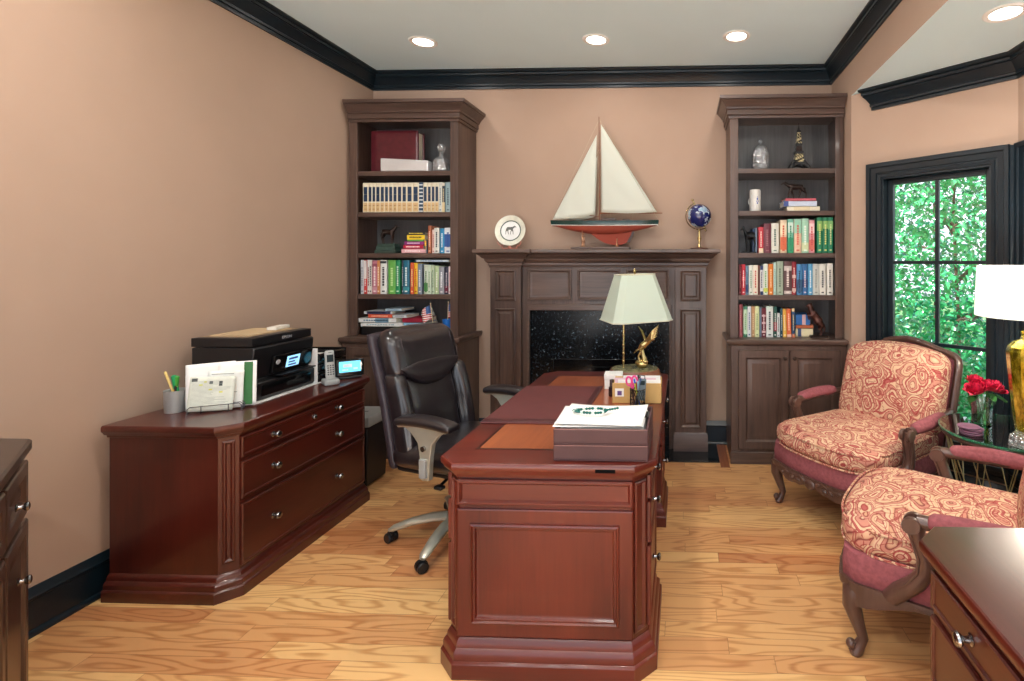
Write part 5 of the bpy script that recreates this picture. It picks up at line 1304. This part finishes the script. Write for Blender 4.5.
# stacked letter trays
def tray(label, z):
    t = thing('document_tray', label, 'tray', (-.292,1.925,z), 0, 'maroon leather document trays')
    b = MB(); w_, d_, h_ = .337, .292, .057; e = .008
    b.box(-w_/2,-d_/2,0,w_/2,d_/2,.006); b.box(-w_/2,-d_/2,.006,w_/2,-d_/2+e,h_); b.box(-w_/2,d_/2-e,.006,w_/2,d_/2,h_); b.box(-w_/2,-d_/2+e,.006,-w_/2+e,d_/2-e,h_); b.box(w_/2-e,-d_/2+e,.006,w_/2,d_/2-e,h_)
    b.build('body', M['traylr'], t, bevel=.0025, world=False)
    b = MB(); b.box(-w_/2+.001,-d_/2-.0004,h_-.003,w_/2-.001,-d_/2+.003,h_-.0012); b.build('edge_stitching', plain('tray_stitch', srgb(150,112,108), .5), t)
    return t
tray('lower maroon leather document tray of the stacked pair at the near end of the desk', ZD)
tray('upper maroon leather document tray filled with white paper, near end of the desk', ZD+.0574)
zt = ZD+.0574+.0065
b = MB(); rr = random.Random(3)
b.box(-.152,-.13,0,.148,.13,.040)
tag(b.build('paper_stack', M['white'], origin=(-.292,1.925,zt), smooth=False), 'thick stack of white paper filling the upper maroon document tray', 'paper')
def sheet(label, loc, w_, d_, rz, curl=.01, mat=None, grp=None, cat='paper'):
    b = MB(); b.grid(lambda u, v: (w_*(u-.5), d_*(v-.5), curl*(abs(2*u-1)**3+abs(2*v-1)**3)*.5+curl*.3*math.sin(u*4+v*3)), 12, 12)
    o = b.build('paper_sheet', mat or M['white'], origin=loc, rz=rz, angle=80); s_ = o.modifiers.new('t','SOLIDIFY'); s_.thickness = .0006; s_.offset = 1
    return tag(o, label, cat, grp)
sheet('loose white sheet curling over the left rim of the upper document tray', (-.312,1.93,zt+.046), .325, .262, .05, .008, None, 'loose sheets on the document tray')
sheet('topmost white sheet on the document tray, under the beaded bracelet', (-.302,1.922,zt+.056), .315, .255, -.03, .008, None, 'loose sheets on the document tray')
b = MB(); b.box(-.012,-.035,0,.012,.035,.004)
tag(b.build('clip', M['black'], origin=(-.141,1.985,zt+.0405), smooth=False, bevel=.001), 'black clip at the right end of the white paper stack', 'clip')
# beaded bracelet
bl = thing('bracelet', 'dark green beaded bracelet lying on the white paper of the document tray', 'bracelet', (-.358,1.93,zt+.0665))
gb = MB(); wb = MB()
for k in range(34):
    a = 2*PI*k/34; p = (.062*math.cos(a), .028*math.sin(a)+.006*math.sin(2*a), .005)
    (gb if k % 4 < 3 else wb).ellip(p, (.0065,.0055,.0055), 8, 6)
for k in range(5): gb.ellip((.066+.009*k,.012+.006*k,.005), (.006,.005,.005), 8, 6)
gb.build('beads', colmat(14,92,84,.2), bl); wb.build('pale_beads', colmat(206,220,214,.2), bl)
# letter sorter
t = thing('letter_sorter', 'tan wooden letter sorter with envelopes on the desk beside the lamp', 'letter holder', (-.232,2.575,ZD))
KR = plain('kraft_board', srgb(196,160,100), .6, var=.05)
b = MB(); b.box(-.122,-.055,0,.122,-.049,.100); b.build('front_panel', KR, t, bevel=.002)
b = MB(); b.box(-.122,.0,0,.122,.005,.105); b.build('divider', KR, t, bevel=.002)
b = MB(); b.box(-.122,.05,0,.122,.056,.110); b.build('back_panel', KR, t, bevel=.002)
b = MB(); b.box(-.122,-.049,0,-.117,.05,.08); b.box(.117,-.049,0,.122,.05,.08); b.build('side_panel', KR, t); 
b = MB(); b.box(-.117,-.049,0,.117,.05,.006); b.build('bottom_panel', KR, t)
def envelope(label, dx, dy, w_, h_, lean, col, z0=.0068):
    b = MB(); b.box(-w_/2,-.002,0,w_/2,.002,h_)
    o = b.build('envelope', col, origin=(-.232+dx, 2.575+dy, ZD+z0), smooth=False); o.rotation_euler = (lean,0,0); return tag(o, label, 'envelope', 'envelopes in the letter sorter')
envelope('white envelope at the front of the letter sorter', .012, -.030, .215, .106, .04, M['white'])
envelope('pink-tinted envelope behind the white one in the letter sorter', -.010, -.015, .210, .112, .03, colmat(226,196,208))
envelope('tall white envelope at the back of the letter sorter', .020, .022, .19, .116, .05, colmat(236,238,240))
# small pink scrap between, photo card on the sorter front
b = MB(); b.box(-.022,-.001,0,.022,.001,.040); o = b.build('photo_card', [colmat(236,236,232)], origin=(-.318,2.517,ZD+.034), smooth=False)
tag(o, 'small white picture card on the front of the tan letter sorter', 'card')
b = MB(); b.box(-.010,-.0016,.006,.012,-.0008,.028); b.build('picture', colmat(96,70,130), o)
# mesh pencil cup with things
cup = thing('pencil_cup', 'dark wire-mesh pencil cup in front of the tan letter sorter', 'cup', (-.222,2.462,ZD))
b = MB()
for k in range(20):
    a = 2*PI*k/20
    b.tube([(.036*math.cos(a+q*.10),.036*math.sin(a+q*.10),.002+.084*q/8) for q in range(9)], .0011, 4); b.tube([(.036*math.cos(a-q*.10),.036*math.sin(a-q*.10),.002+.084*q/8) for q in range(9)], .0011, 4)
b.build('mesh_wall', M['blackg'], cup)
b = MB(); b.tube([(.037*math.cos(2*PI*k/28),.037*math.sin(2*PI*k/28),.086) for k in range(28)], .0028, 6, closed=True); b.build('rim', M['blackg'], cup)
MB().lathe([(.001,0),(.037,0),(.037,.003),(.001,.003)], 24).build('bottom', M['blackg'], cup)
def pen(label, cupc, a, col, l=.145, r=.0042, tip=None, lean=.22, grp='pens in the desk pencil cup', z0=.004, cat='pen', rad=.012):
    bx = (cupc[0]-rad*math.cos(a), cupc[1]-rad*math.sin(a), cupc[2]+z0); t_ = thing('pen', label, cat, bx, 0, grp)
    t_.rotation_euler = Vector((math.cos(a)*lean, math.sin(a)*lean, 1)).to_track_quat('Z','Y').to_euler()
    MB().lathe([(r*.5,0),(r,.006),(r,l*.72),(r*.9,l*.74)], 10).build('barrel', col, t_)
    MB().lathe([(r*1.12,l*.70),(r*1.12,l*.98),(r*.6,l)], 10).build('cap', tip or col, t_); return t_
cc_ = (-.222,2.462,ZD)
pen('blue pen leaning left in the desk pencil cup', cc_, 3.4, colmat(30,80,190), .135)
pen('lime-green highlighter at the left of the desk pencil cup', cc_, 3.9, colmat(190,220,60), .115, .006)
pen('brown marker at the front left of the desk pencil cup', cc_, 4.4, colmat(140,64,40), .12, .005)
pen('pale blue pen at the front of the desk pencil cup', cc_, 4.9, colmat(150,196,220), .125)
pen('navy pen leaning right in the desk pencil cup', cc_, 5.9, colmat(30,60,110), .14)
pen('grey pen at the right front of the desk pencil cup', cc_, 5.4, colmat(110,130,150), .13)
pen('black marker at the back of the desk pencil cup', cc_, 1.4, M['black'], .15, .006)
s_ = thing('scissors', 'pink-handled scissors standing in the desk pencil cup', 'scissors', (-.238,2.462,ZD+.004)); s_.rotation_euler = (0,-.10,0)
b = MB(); b.loft([[(-.004,y,0),(.004,y,0),(.006,y,.09),(-.006,y,.09)] for y in (-.001,.001)]); b.build('blade', M['pewter'], s_)
b = MB()
for sx in (-1,1): b.tube([(sx*.014+.013*math.cos(2*PI*k/16),0,.122+.022*math.sin(2*PI*k/16)) for k in range(16)], .0048, 8, closed=True)
b.tube([(0,0,.085),(-.008,0,.102)], .005, 6); b.tube([(0,0,.085),(.008,0,.102)], .005, 6); b.build('handle', colmat(222,70,140,.3), s_)
t = thing('calculator', 'slim grey pocket calculator standing upright in the desk pencil cup', 'calculator', (-.205,2.455,ZD+.02)); t.rotation_euler = (-.06,.06,0)
b = MB(); b.soft((0,0,.065),(.040,.010,.105),.004,5); b.build('body', colmat(96,112,120,.35), t)
b = MB(); b.box(-.014,-.0062,.088,.014,-.0048,.108); b.build('display', colmat(40,52,54,.2), t)
b = MB(); b.tube([(-.012,0,.115),(-.010,0,.132),(.010,0,.132),(.012,0,.115)], .0025, 6); b.build('loop', M['pewter'], t)
# white box and small dark bottle
t = thing('gift_box', 'small white square box left of the lamp base on the desk', 'box', (-.392,2.845,ZD), .08)
MB().box(-.048,-.048,0,.048,.048,.060).build('box_body', colmat(222,222,218), t, bevel=.001)
MB().box(-.050,-.050,.054,.050,.050,.080).build('lid', colmat(232,232,230), t, bevel=.0015)
t = thing('bottle', 'small dark bottle with silver cap left of the letter sorter', 'bottle', (-.375,2.655,ZD))
MB().lathe([(.016,0),(.018,.004),(.018,.045),(.010,.054),(.010,.06),(.001,.06)], 20).build('body', plain('dark_bottle_glass', srgb(46,26,30), .15), t)
MB().lathe([(.0125,.054),(.0125,.085),(.001,.086)], 16).build('cap', M['pewter'], t)
# eagle lamp
t = thing('table_lamp', 'brass eagle table lamp with ivory shade at the far end of the desk', 'lamp', (-.295,3.075,ZD), 0)
el = lambda r, z, n=40: [(r*1.0*math.cos(2*PI*k/n)*1.08, r*.86*math.sin(2*PI*k/n), z) for k in range(n)]
MB().loft([el(.148,0),el(.152,.008),el(.152,.022),el(.144,.034),el(.142,.046),el(.136,.056)]).build('base', wood('lamp_base_wood', srgb(96,52,34), srgb(140,84,56), 'x', .35, .3), t, angle=40)
MB().loft([el(.130,.056),el(.129,.062)]).build('marble_inset', plain('green_onyx', srgb(126,124,92), .25, var=.3, vs=24), t, angle=40)
px_, py_ = -.068, .0
b = MB(); b.tube([(px_,py_,.034),(px_,py_,.12),(px_,py_,.36),(px_,py_,.40)], [.008,.006,.006,.006], 10)
for z_ in (.06,.10,.15,.20,.26): b.ellip((px_,py_,z_),(.0085,.0085,.012),10,6)
b.lathe([(.022,.034),(.016,.042),(.009,.06)], 16, c=(px_,py_,0)); b.build('pole', M['brass'], t)
b = MB(); b.tube([(px_,py_,.395),(px_+.03,py_,.43),(0,0,.46),(0,0,.60),(0,0,.645)], .005, 8); b.ellip((0,0,.652),(.010,.010,.014),10,8)
for k in range(3): b.tube([(0,0,.632),(.12*math.cos(2*PI*k/3+.5),.12*math.sin(2*PI*k/3+.5),.628)], .0022, 6)
b.build('harp', M['brass'], t)
b = MB(); b.X = Matrix.Translation((.006,0,.034)) @ Matrix.Scale(.88,4)     # eagle landing on a rock, wings raised
b.ellip((.045,0,.055),(.042,.034,.026),12,8); b.ellip((.02,.01,.062),(.028,.026,.022),10,8); b.ellip((.065,-.008,.075),(.024,.022,.018),10,8)
b.tube([(.062,0,.085),(.05,0,.125),(.045,0,.16)], [.020,.014,.012], 10); b.tube([(.03,.0,.075),(.02,0,.11),(.04,0,.15)], [.012,.009,.010], 8)
b.tube([(.02,0,.155),(.05,0,.185),(.085,0,.215),(.105,0,.225)], [.012,.026,.022,.012], 12); b.ellip((.112,0,.230),(.016,.012,.012),10,8); b.tube([(.122,0,.230),(.136,0,.224)], [.006,.0015], 6)
b.tube([(.03,0,.165),(.005,0,.15),(-.015,0,.13)], [.014,.016,.005], 8, flat=.5)
for sx in (-1,1):
    sh = Vector((.070,.012*sx,.215))
    tip = Vector((.012,.05*sx,.315)) if sx > 0 else Vector((.165,-.03,.335))
    for k in range(7):
        f = k/6; e_ = tip.lerp(Vector((tip.x*.3+.05 if sx > 0 else .15, tip.y, .235)), f*.8)
        b.tube([tuple(sh), tuple(sh.lerp(e_, .5)+Vector((0,.010*sx,.015*(1-f)))), tuple(e_)], [.012,.011,.003], 6, flat=.5)
b.build('eagle', M['brass'], t, remesh=.0022)
def oct_(hw, hd, c_, z): return [(-hw+c_,-hd,z),(hw-c_,-hd,z),(hw,-hd+c_,z),(hw,hd-c_,z),(hw-c_,hd,z),(-hw+c_,hd,z),(-hw,hd-c_,z),(-hw,-hd+c_,z)]
b = MB(); b.X = Matrix.Translation((.015,0,0)) @ Matrix.Rotation(R(-1.5),4,'Y') @ Matrix.Rotation(R(24),4,'Z')
b.loft([oct_(.185,.185,.045,.355),oct_(.105,.105,.028,.632)], False, False); b.loft([oct_(.1835,.1835,.045,.355),oct_(.1035,.1035,.028,.632)], False, False)
sh = b.build('shade', M['shade'], t, smooth=False)
b = MB(); b.X = Matrix.Translation((.015,0,0)) @ Matrix.Rotation(R(-1.5),4,'Y') @ Matrix.Rotation(R(24),4,'Z')
X_ = b.X.copy(); b.tube(oct_(.186,.186,.045,.356), .0032, 6, closed=True); b.build('shade_binding', colmat(214,212,190,.8), sh)
b = MB(); b.X = X_; b.tube(oct_(.106,.106,.028,.631), .0032, 6, closed=True); b.build('shade_binding', colmat(214,212,190,.8), sh)

# ------------------------------------------------------------------ things on the left credenza
ZC = .7606
pr_ = thing('printer', 'black all-in-one inkjet printer on the left credenza', 'printer', (-2.305,2.655,ZC+.0035))
PXX, PYY = .165, .205
b = MB(); b.loft([[(x,y*1.0,z) for x,z in ((-PXX,.0),(PXX-.01,.0),(PXX,.012),(PXX,.09),(PXX-.035,.105),(PXX-.02,.125),(PXX-.004,.265),(PXX-.012,.272),(-PXX,.272))] for y in (-PYY,PYY)])
b.build('body', M['black'], pr_, bevel=.006, angle=50)
b = MB(); b.soft((-.012,0,.298),(.320,.405,.048),.006,6); ld = b.build('scanner_lid', M['black'], pr_)
b = MB(); b.box(-.15,-.175,.3215,.10,.175,.3233); b.build('lid_inset', colmat(150,128,100,.6), ld)
fr_ = Matrix.Translation((PXX-.006,-.03,.168)) @ Matrix.Rotation(R(12),4,'Y')
b = MB(); b.X = fr_; b.soft((.004,.065,0),(.022,.27,.100),.006,6); cp = b.build('control_panel', M['blackg'], pr_)
scm = emit('lit_screen', srgb(150,206,240), 1.0)
b = MB(); b.X = fr_; b.box(.0150,.015,-.028,.0162,.105,.032); b.build('screen', scm, cp, smooth=False)
b = MB(); b.X = fr_; b.box(.0163,.028,.010,.0166,.09,.022); b.box(.0163,.028,-.006,.0166,.075,.002); b.box(.0163,.03,-.022,.0166,.085,-.013); b.build('screen_icon', colmat(60,90,160), cp, smooth=False)
b = MB(); b.X = fr_; b.lathe([(.013,.0),(.013,.0025),(.001,.003)], 16, M=Matrix.Translation((.0148,-.045,.014)) @ Matrix.Rotation(PI/2,4,'Y')); b.build('button', colmat(190,192,196), cp)
b = MB(); b.soft((PXX-.02,0,.048),(.05,.34,.06),.006,5); b.build('paper_tray', M['blackg'], pr_)
b = MB(); b.soft((PXX+.010,.05,.108),(.05,.24,.010),.004,4); b.build('output_tray', M['black'], pr_)
b = MB(); b.box(PXX-.001,-.14,.03,PXX+.0012,-.118,.052); b.build('label_sticker', colmat(226,228,230), pr_, smooth=False)
fc = bpy.data.curves.new('lettering', 'FONT'); fc.body = 'EPSON'; fc.size = .022; fc.extrude = .0004; fc.align_x = 'CENTER'
fo = bpy.data.objects.new('font_source', fc); COL.objects.link(fo); me = bpy.data.meshes.new_from_object(fo.evaluated_get(bpy.context.evaluated_depsgraph_get())); bpy.data.objects.remove(fo)
fo = bpy.data.objects.new('lettering', me); COL.objects.link(fo); fo.parent = ld; fo.location = (.1483,.02,.29); fo.rotation_euler = (PI/2,0,PI/2); me.materials.append(colmat(170,174,180))
b = MB(); b.box(-.19,-.235,0,.18,.235,.003); tag(b.build('paper_mat', M['white'], origin=(-2.300,2.655,ZC), smooth=False), 'white paper sheet lying under the black printer', 'paper')
def thinsheet(name, label, loc, w_, d_, h_, rz, mat, cat, grp=None):
    b = MB(); b.box(-w_/2,-d_/2,0,w_/2,d_/2,h_); return tag(b.build(name, mat, origin=loc, rz=rz, smooth=False), label, cat, grp)
zl = ZC+.0035+.3235
thinsheet('folder', 'tan paper folder lying on the printer lid', (-2.335,2.66,zl), .21, .29, .004, .05, colmat(190,166,130,.7), 'folder')
b = MB(); b.soft((0,0,.009),(.05,.13,.018),.004,5); tag(b.build('notepad', colmat(226,222,212), origin=(-2.275,2.76,zl+.0042), rz=.2), 'small cream notepad on the tan folder on the printer', 'notepad')
# papers in a wire holder, in front of the printer
ang = math.atan2(.105,.205); ca, sa = math.cos(ang), math.sin(ang)
fh = thing('letter_rack', 'wire letter rack holding upright papers in front of the printer', 'letter holder', (-2.215,2.325,ZC), ang)
b = MB()
for y in (-.035,-.012,.012,.035):
    b.tube([(-.10,y,.004),(-.10,y,.025),(-.09,y,.034),(.09,y,.034),(.10,y,.025),(.10,y,.004)], .0022, 6)
    b.tube([(-.05,y,.004),(-.05,y,.034)], .0018, 5); b.tube([(.05,y,.004),(.05,y,.034)], .0018, 5)
for x in (-.10,-.05,0,.05,.10): b.tube([(x,-.04,.004),(x,.04,.004)], .0022, 6)
b.build('wire_frame', M['pewter'], fh)
def standing(name, label, dx, dy, w_, h_, lean, mat, cat='paper', extra=None, roll=0, curl=.006, z0=.0075):
    b = MB(); b.grid(lambda u, v: (w_*(u-.5), curl*math.sin(u*PI*1.5)*v+curl*.8*v*v, h_*v), 10, 10)
    if isinstance(mat, list): pass
    o = b.build(name, mat, origin=(-2.215+ca*dx-sa*dy, 2.325+sa*dx+ca*dy, ZC+z0), rz=ang, angle=80)
    o.rotation_euler = (lean, roll, ang); s_ = o.modifiers.new('t','SOLIDIFY'); s_.thickness = .0008
    tag(o, label, cat, 'papers in the wire letter rack')
    if extra:
        for nm, mt, rects in extra:
            q = MB()
            for (u0,v0,u1,v1) in rects:
                f = lambda u, v: (w_*(u-.5), curl*math.sin(u*PI*1.5)*v+curl*.8*v*v-.0011, h_*v)
                q.grid(lambda a, c: f(u0+(u1-u0)*a, v0+(v1-v0)*c), 4, 4)
            q.build(nm, mt, o, angle=80)
    return o
rr = random.Random(11)
lines = [(.12+.0*k, .93-.035*k, .12+rr.uniform(.3,.75), .94-.035*k) for k in range(22)]
standing('paper_sheet', 'tall white sheet leaning back at the left of the wire letter rack', -.03, .026, .19, .215, -.10, M['white'], roll=-.04)
gstripe = [(.02,.02,.10,.98),(.14,.02,.2,.98)]
standing('magazine', 'green and white magazine at the right of the wire letter rack', .068, .020, .15, .215, -.06, M['white'], 'magazine', [('green_panel', colmat(54,112,60), [(.66,.02,.90,.98)]), ('cover_badge', colmat(120,50,44), [(.50,.10,.62,.20)])])
standing('brochure', 'white folded brochure in the middle of the wire letter rack', .022, .002, .14, .178, -.10, colmat(228,230,226), 'brochure', [('print_lines', colmat(150,156,150), [(.1,.9-.07*k,.1+rr.uniform(.4,.8),.92-.07*k) for k in range(9)]), ('round_mark', colmat(150,60,50), [(.62,.08,.76,.2)])], roll=.03)
mp = [(.06,.86-.036*k,.06+rr.uniform(.3,.85),.868-.036*k) for k in range(22)]
standing('map_sheet', 'printed grey-green sheet with yellow marks at the front of the wire letter rack', -.022, -.024, .17, .158, -.12, colmat(214,218,206), 'paper',
   [('print_lines', colmat(150,158,150), mp), ('yellow_mark', colmat(214,214,70), [(.2,.74,.28,.78),(.42,.60,.5,.64),(.66,.52,.74,.56),(.3,.83,.36,.87)]), ('dark_mark', colmat(70,76,74), [(.04,.86,.16,.96),(.42,.78,.5,.86),(.64,.72,.72,.86)])], roll=.05)
# pen pot
cup = thing('pencil_cup', 'silver pen pot with coloured pens on the left credenza', 'cup', (-2.40,2.305,ZC))
MB().lathe([(.001,0),(.040,0),(.041,.002),(.043,.100),(.044,.103),(.042,.103),(.039,.1),(.038,.006),(.001,.006)], 28).build('pot', plain('brushed_tin', srgb(188,192,192), .35, .45, var=.06), cup)
c0 = (-2.40,2.305,ZC)
g4 = 'pens in the silver pen pot'
pen('yellow pencil leaning far left in the silver pen pot', c0, 3.0, colmat(226,196,120), .20, .0046, None, .5, g4, .007, 'pencil', .026)
pen('thick green marker in the silver pen pot', c0, 4.4, colmat(24,150,90), .168, .0095, None, .16, g4, .007, 'pen', .018)
pen('yellow marker with green cap in the silver pen pot', c0, 5.95, colmat(230,186,50), .165, .0075, colmat(70,160,60), .2, g4, .007, 'pen', .02)
pen('red pen at the right of the silver pen pot', c0, .8, colmat(170,30,50), .142, .0042, None, .24, g4, .007, 'pen', .024)
pen('white pen at the back of the silver pen pot', c0, 1.4, colmat(220,220,220), .15, .0042, None, .2, g4, .007, 'pen', .02)
pen('black pen in the middle of the silver pen pot', c0, 2.2, M['black'], .14, .0045, None, .05, g4, .007, 'pen', .012)
# letter trays behind the phone
for k, lab in enumerate(('lowest black letter tray of the stack behind the cordless phone','middle black letter tray of the stack behind the cordless phone','top black letter tray of the stack behind the cordless phone')):
    t = thing('letter_tray', lab, 'tray', (-2.285,2.999,ZC+.058*k), 0, 'black letter trays')
    b = MB(); b.box(-.155,-.12,.004,.155,.12,.009); b.soft((0,-.117,.03),(.31,.010,.05),.004,4); b.soft((0,.117,.03),(.31,.010,.05),.004,4); b.soft((.145,0,.026),(.03,.235,.046),.012,6); b.build('tray', M['blackg'], t)
    b = MB()
    for sx in (-1,1):
        for sy in (-1,1): b.box(sx*.14-.006,sy*.105-.006,0,sx*.14+.006,sy*.105+.006,.005)
    b.build('feet', M['black'], t)
    b = MB(); b.box(-.14,-.10,0,.125,.10,.012); tag(b.build('paper_stack', M['white'], origin=(-2.285,2.999,ZC+.058*k+.0095), smooth=False), ('thin white paper stack in the lowest','thin white paper stack in the middle','thin white paper stack in the top')[k]+' black letter tray', 'paper', 'papers in the letter trays')
b = MB(); b.box(-.105,-.004,0,.105,.004,.20); o = b.build('paper_stack', M['white'], origin=(-2.235,2.867,ZC+.0035), rz=0, smooth=False); tag(o, 'white papers standing on edge between the printer and letter trays', 'paper')
# cordless phone
t = thing('cordless_phone', 'silver cordless phone handset standing in its charger on the left credenza', 'phone', (-2.035,2.845,ZC), R(-40))
b = MB(); b.soft((.0,0,.017),(.085,.075,.034),.010,6); b.build('charger', M['greyp'], t)
Ht = Matrix.Translation((.0,0,.03)) @ Matrix.Rotation(R(-10),4,'Y')
b = MB(); b.X = Ht; b.soft((0,0,.083),(.026,.047,.166),.011,8); hs = b.build('handset', colmat(176,178,176,.35), t)
b = MB(); b.X = Ht; b.box(.0115,-.0165,.098,.0137,.0165,.140); b.build('display', colmat(40,50,54,.2), hs, smooth=False)
b = MB(); b.X = Ht
for i in range(5):
    for j in range(3): b.soft((.0128,-.0125+.0125*j,.028+.0125*i),(.003,.009,.008),.001,2)
b.build('keypad', colmat(70,74,78), hs)
b = MB(); b.X = Ht; b.cyl((.0125,-.008,.153),(.0125,.008,.153),.0018); b.build('earpiece', M['black'], hs)
# desk phone screen
t = thing('smart_display', 'small black desk display with lit blue screen at the far end of the credenza', 'display', (-2.02,2.995,ZC), R(-52))
Ht = Matrix.Translation((0,0,.012)) @ Matrix.Rotation(R(-24),4,'Y')
b = MB(); b.X = Ht; b.soft((0,0,.055),(.022,.148,.105),.008,6); b.build('housing', M['blackg'], t)
b = MB(); b.X = Ht; b.box(.0105,-.056,.026,.0122,.056,.092); s_ = b.build('screen', emit('lit_blue_screen', srgb(90,190,226), 1.1), t, smooth=False)
b = MB(); b.X = Ht; b.box(.0122,-.035,.055,.0127,.01,.075); b.box(.0122,.018,.04,.0127,.04,.05); b.box(.0122,-.04,.036,.0127,-.01,.044); b.build('screen_text', colmat(226,240,246), s_, smooth=False)
b = MB(); b.soft((-.03,0,.008),(.085,.12,.016),.006,5); b.build('foot', M['black'], t)
# shredder on the floor behind the credenza
t = thing('paper_shredder', 'black paper shredder with grey head between the credenza and bookcase', 'shredder', (-2.23,3.30,0))
b = MB(); b.loft([[(-.185,-.105,.012),(.185,-.105,.012),(.185,.105,.012),(-.185,.105,.012)],[(-.20,-.12,.40),(.20,-.12,.40),(.20,.12,.40),(-.20,.12,.40)]]); b.build('bin', M['black'], t, bevel=.008)
b = MB(); b.soft((0,0,.435),(.43,.265,.07),.012,6); hd = b.build('head', M['greyp'], t)
b = MB(); b.box(-.13,-.008,.468,.13,.008,.4706); b.build('slot', M['black'], hd, smooth=False)
b = MB()
for sx in (-1,1):
    for sy in (-1,1): b.cyl((.15*sx,.08*sy,0),(.15*sx,.08*sy,.013),.014)
b.build('feet', M['black'], t)
# ------------------------------------------------------------------ camera, sky, colour management
cam = bpy.data.cameras.new('camera'); co = bpy.data.objects.new('camera', cam); COL.objects.link(co)
co.location = (0,0,1.468); co.rotation_euler = (R(90),0,R(2.1))
cam.sensor_width = 36; cam.lens = 505/1024*36; cam.shift_x = (512-664.48)/1024; cam.shift_y = -(340.5-262)/1024
cam.clip_start = .05; sc.camera = co
w = bpy.data.worlds.new('sky'); sc.world = w; w.use_nodes = True; nt = w.node_tree
bg = nt.nodes['Background']; t = NT(nt)
sky = t.n('ShaderNodeTexSky'); sky.sky_type = 'HOSEK_WILKIE'; sky.turbidity = 4; sky.sun_direction = (.3,-.5,.8); sky.ground_albedo = .4
mx = t.mix(.75, sky.outputs[0], (.95,1.02,1.14,1)); t.l(mx, bg.inputs[0]); bg.inputs[1].default_value = SKY
S = bpy.data.lights.new('sun', 'SUN'); S.energy = SUN; S.angle = R(3); S.color = (1,.99,.97)
o = bpy.data.objects.new('sun', S); COL.objects.link(o); o.rotation_euler = Vector((-.30,-.50,.85)).to_track_quat('Z','Y').to_euler()
vs = sc.view_settings; vs.view_transform = 'Standard'; vs.look = 'None'; vs.gamma = 1; vs.use_curve_mapping = False; vs.exposure = EXPO
sc.cycles.max_bounces = 8; sc.cycles.transparent_max_bounces = 12; sc.cycles.use_denoising = True
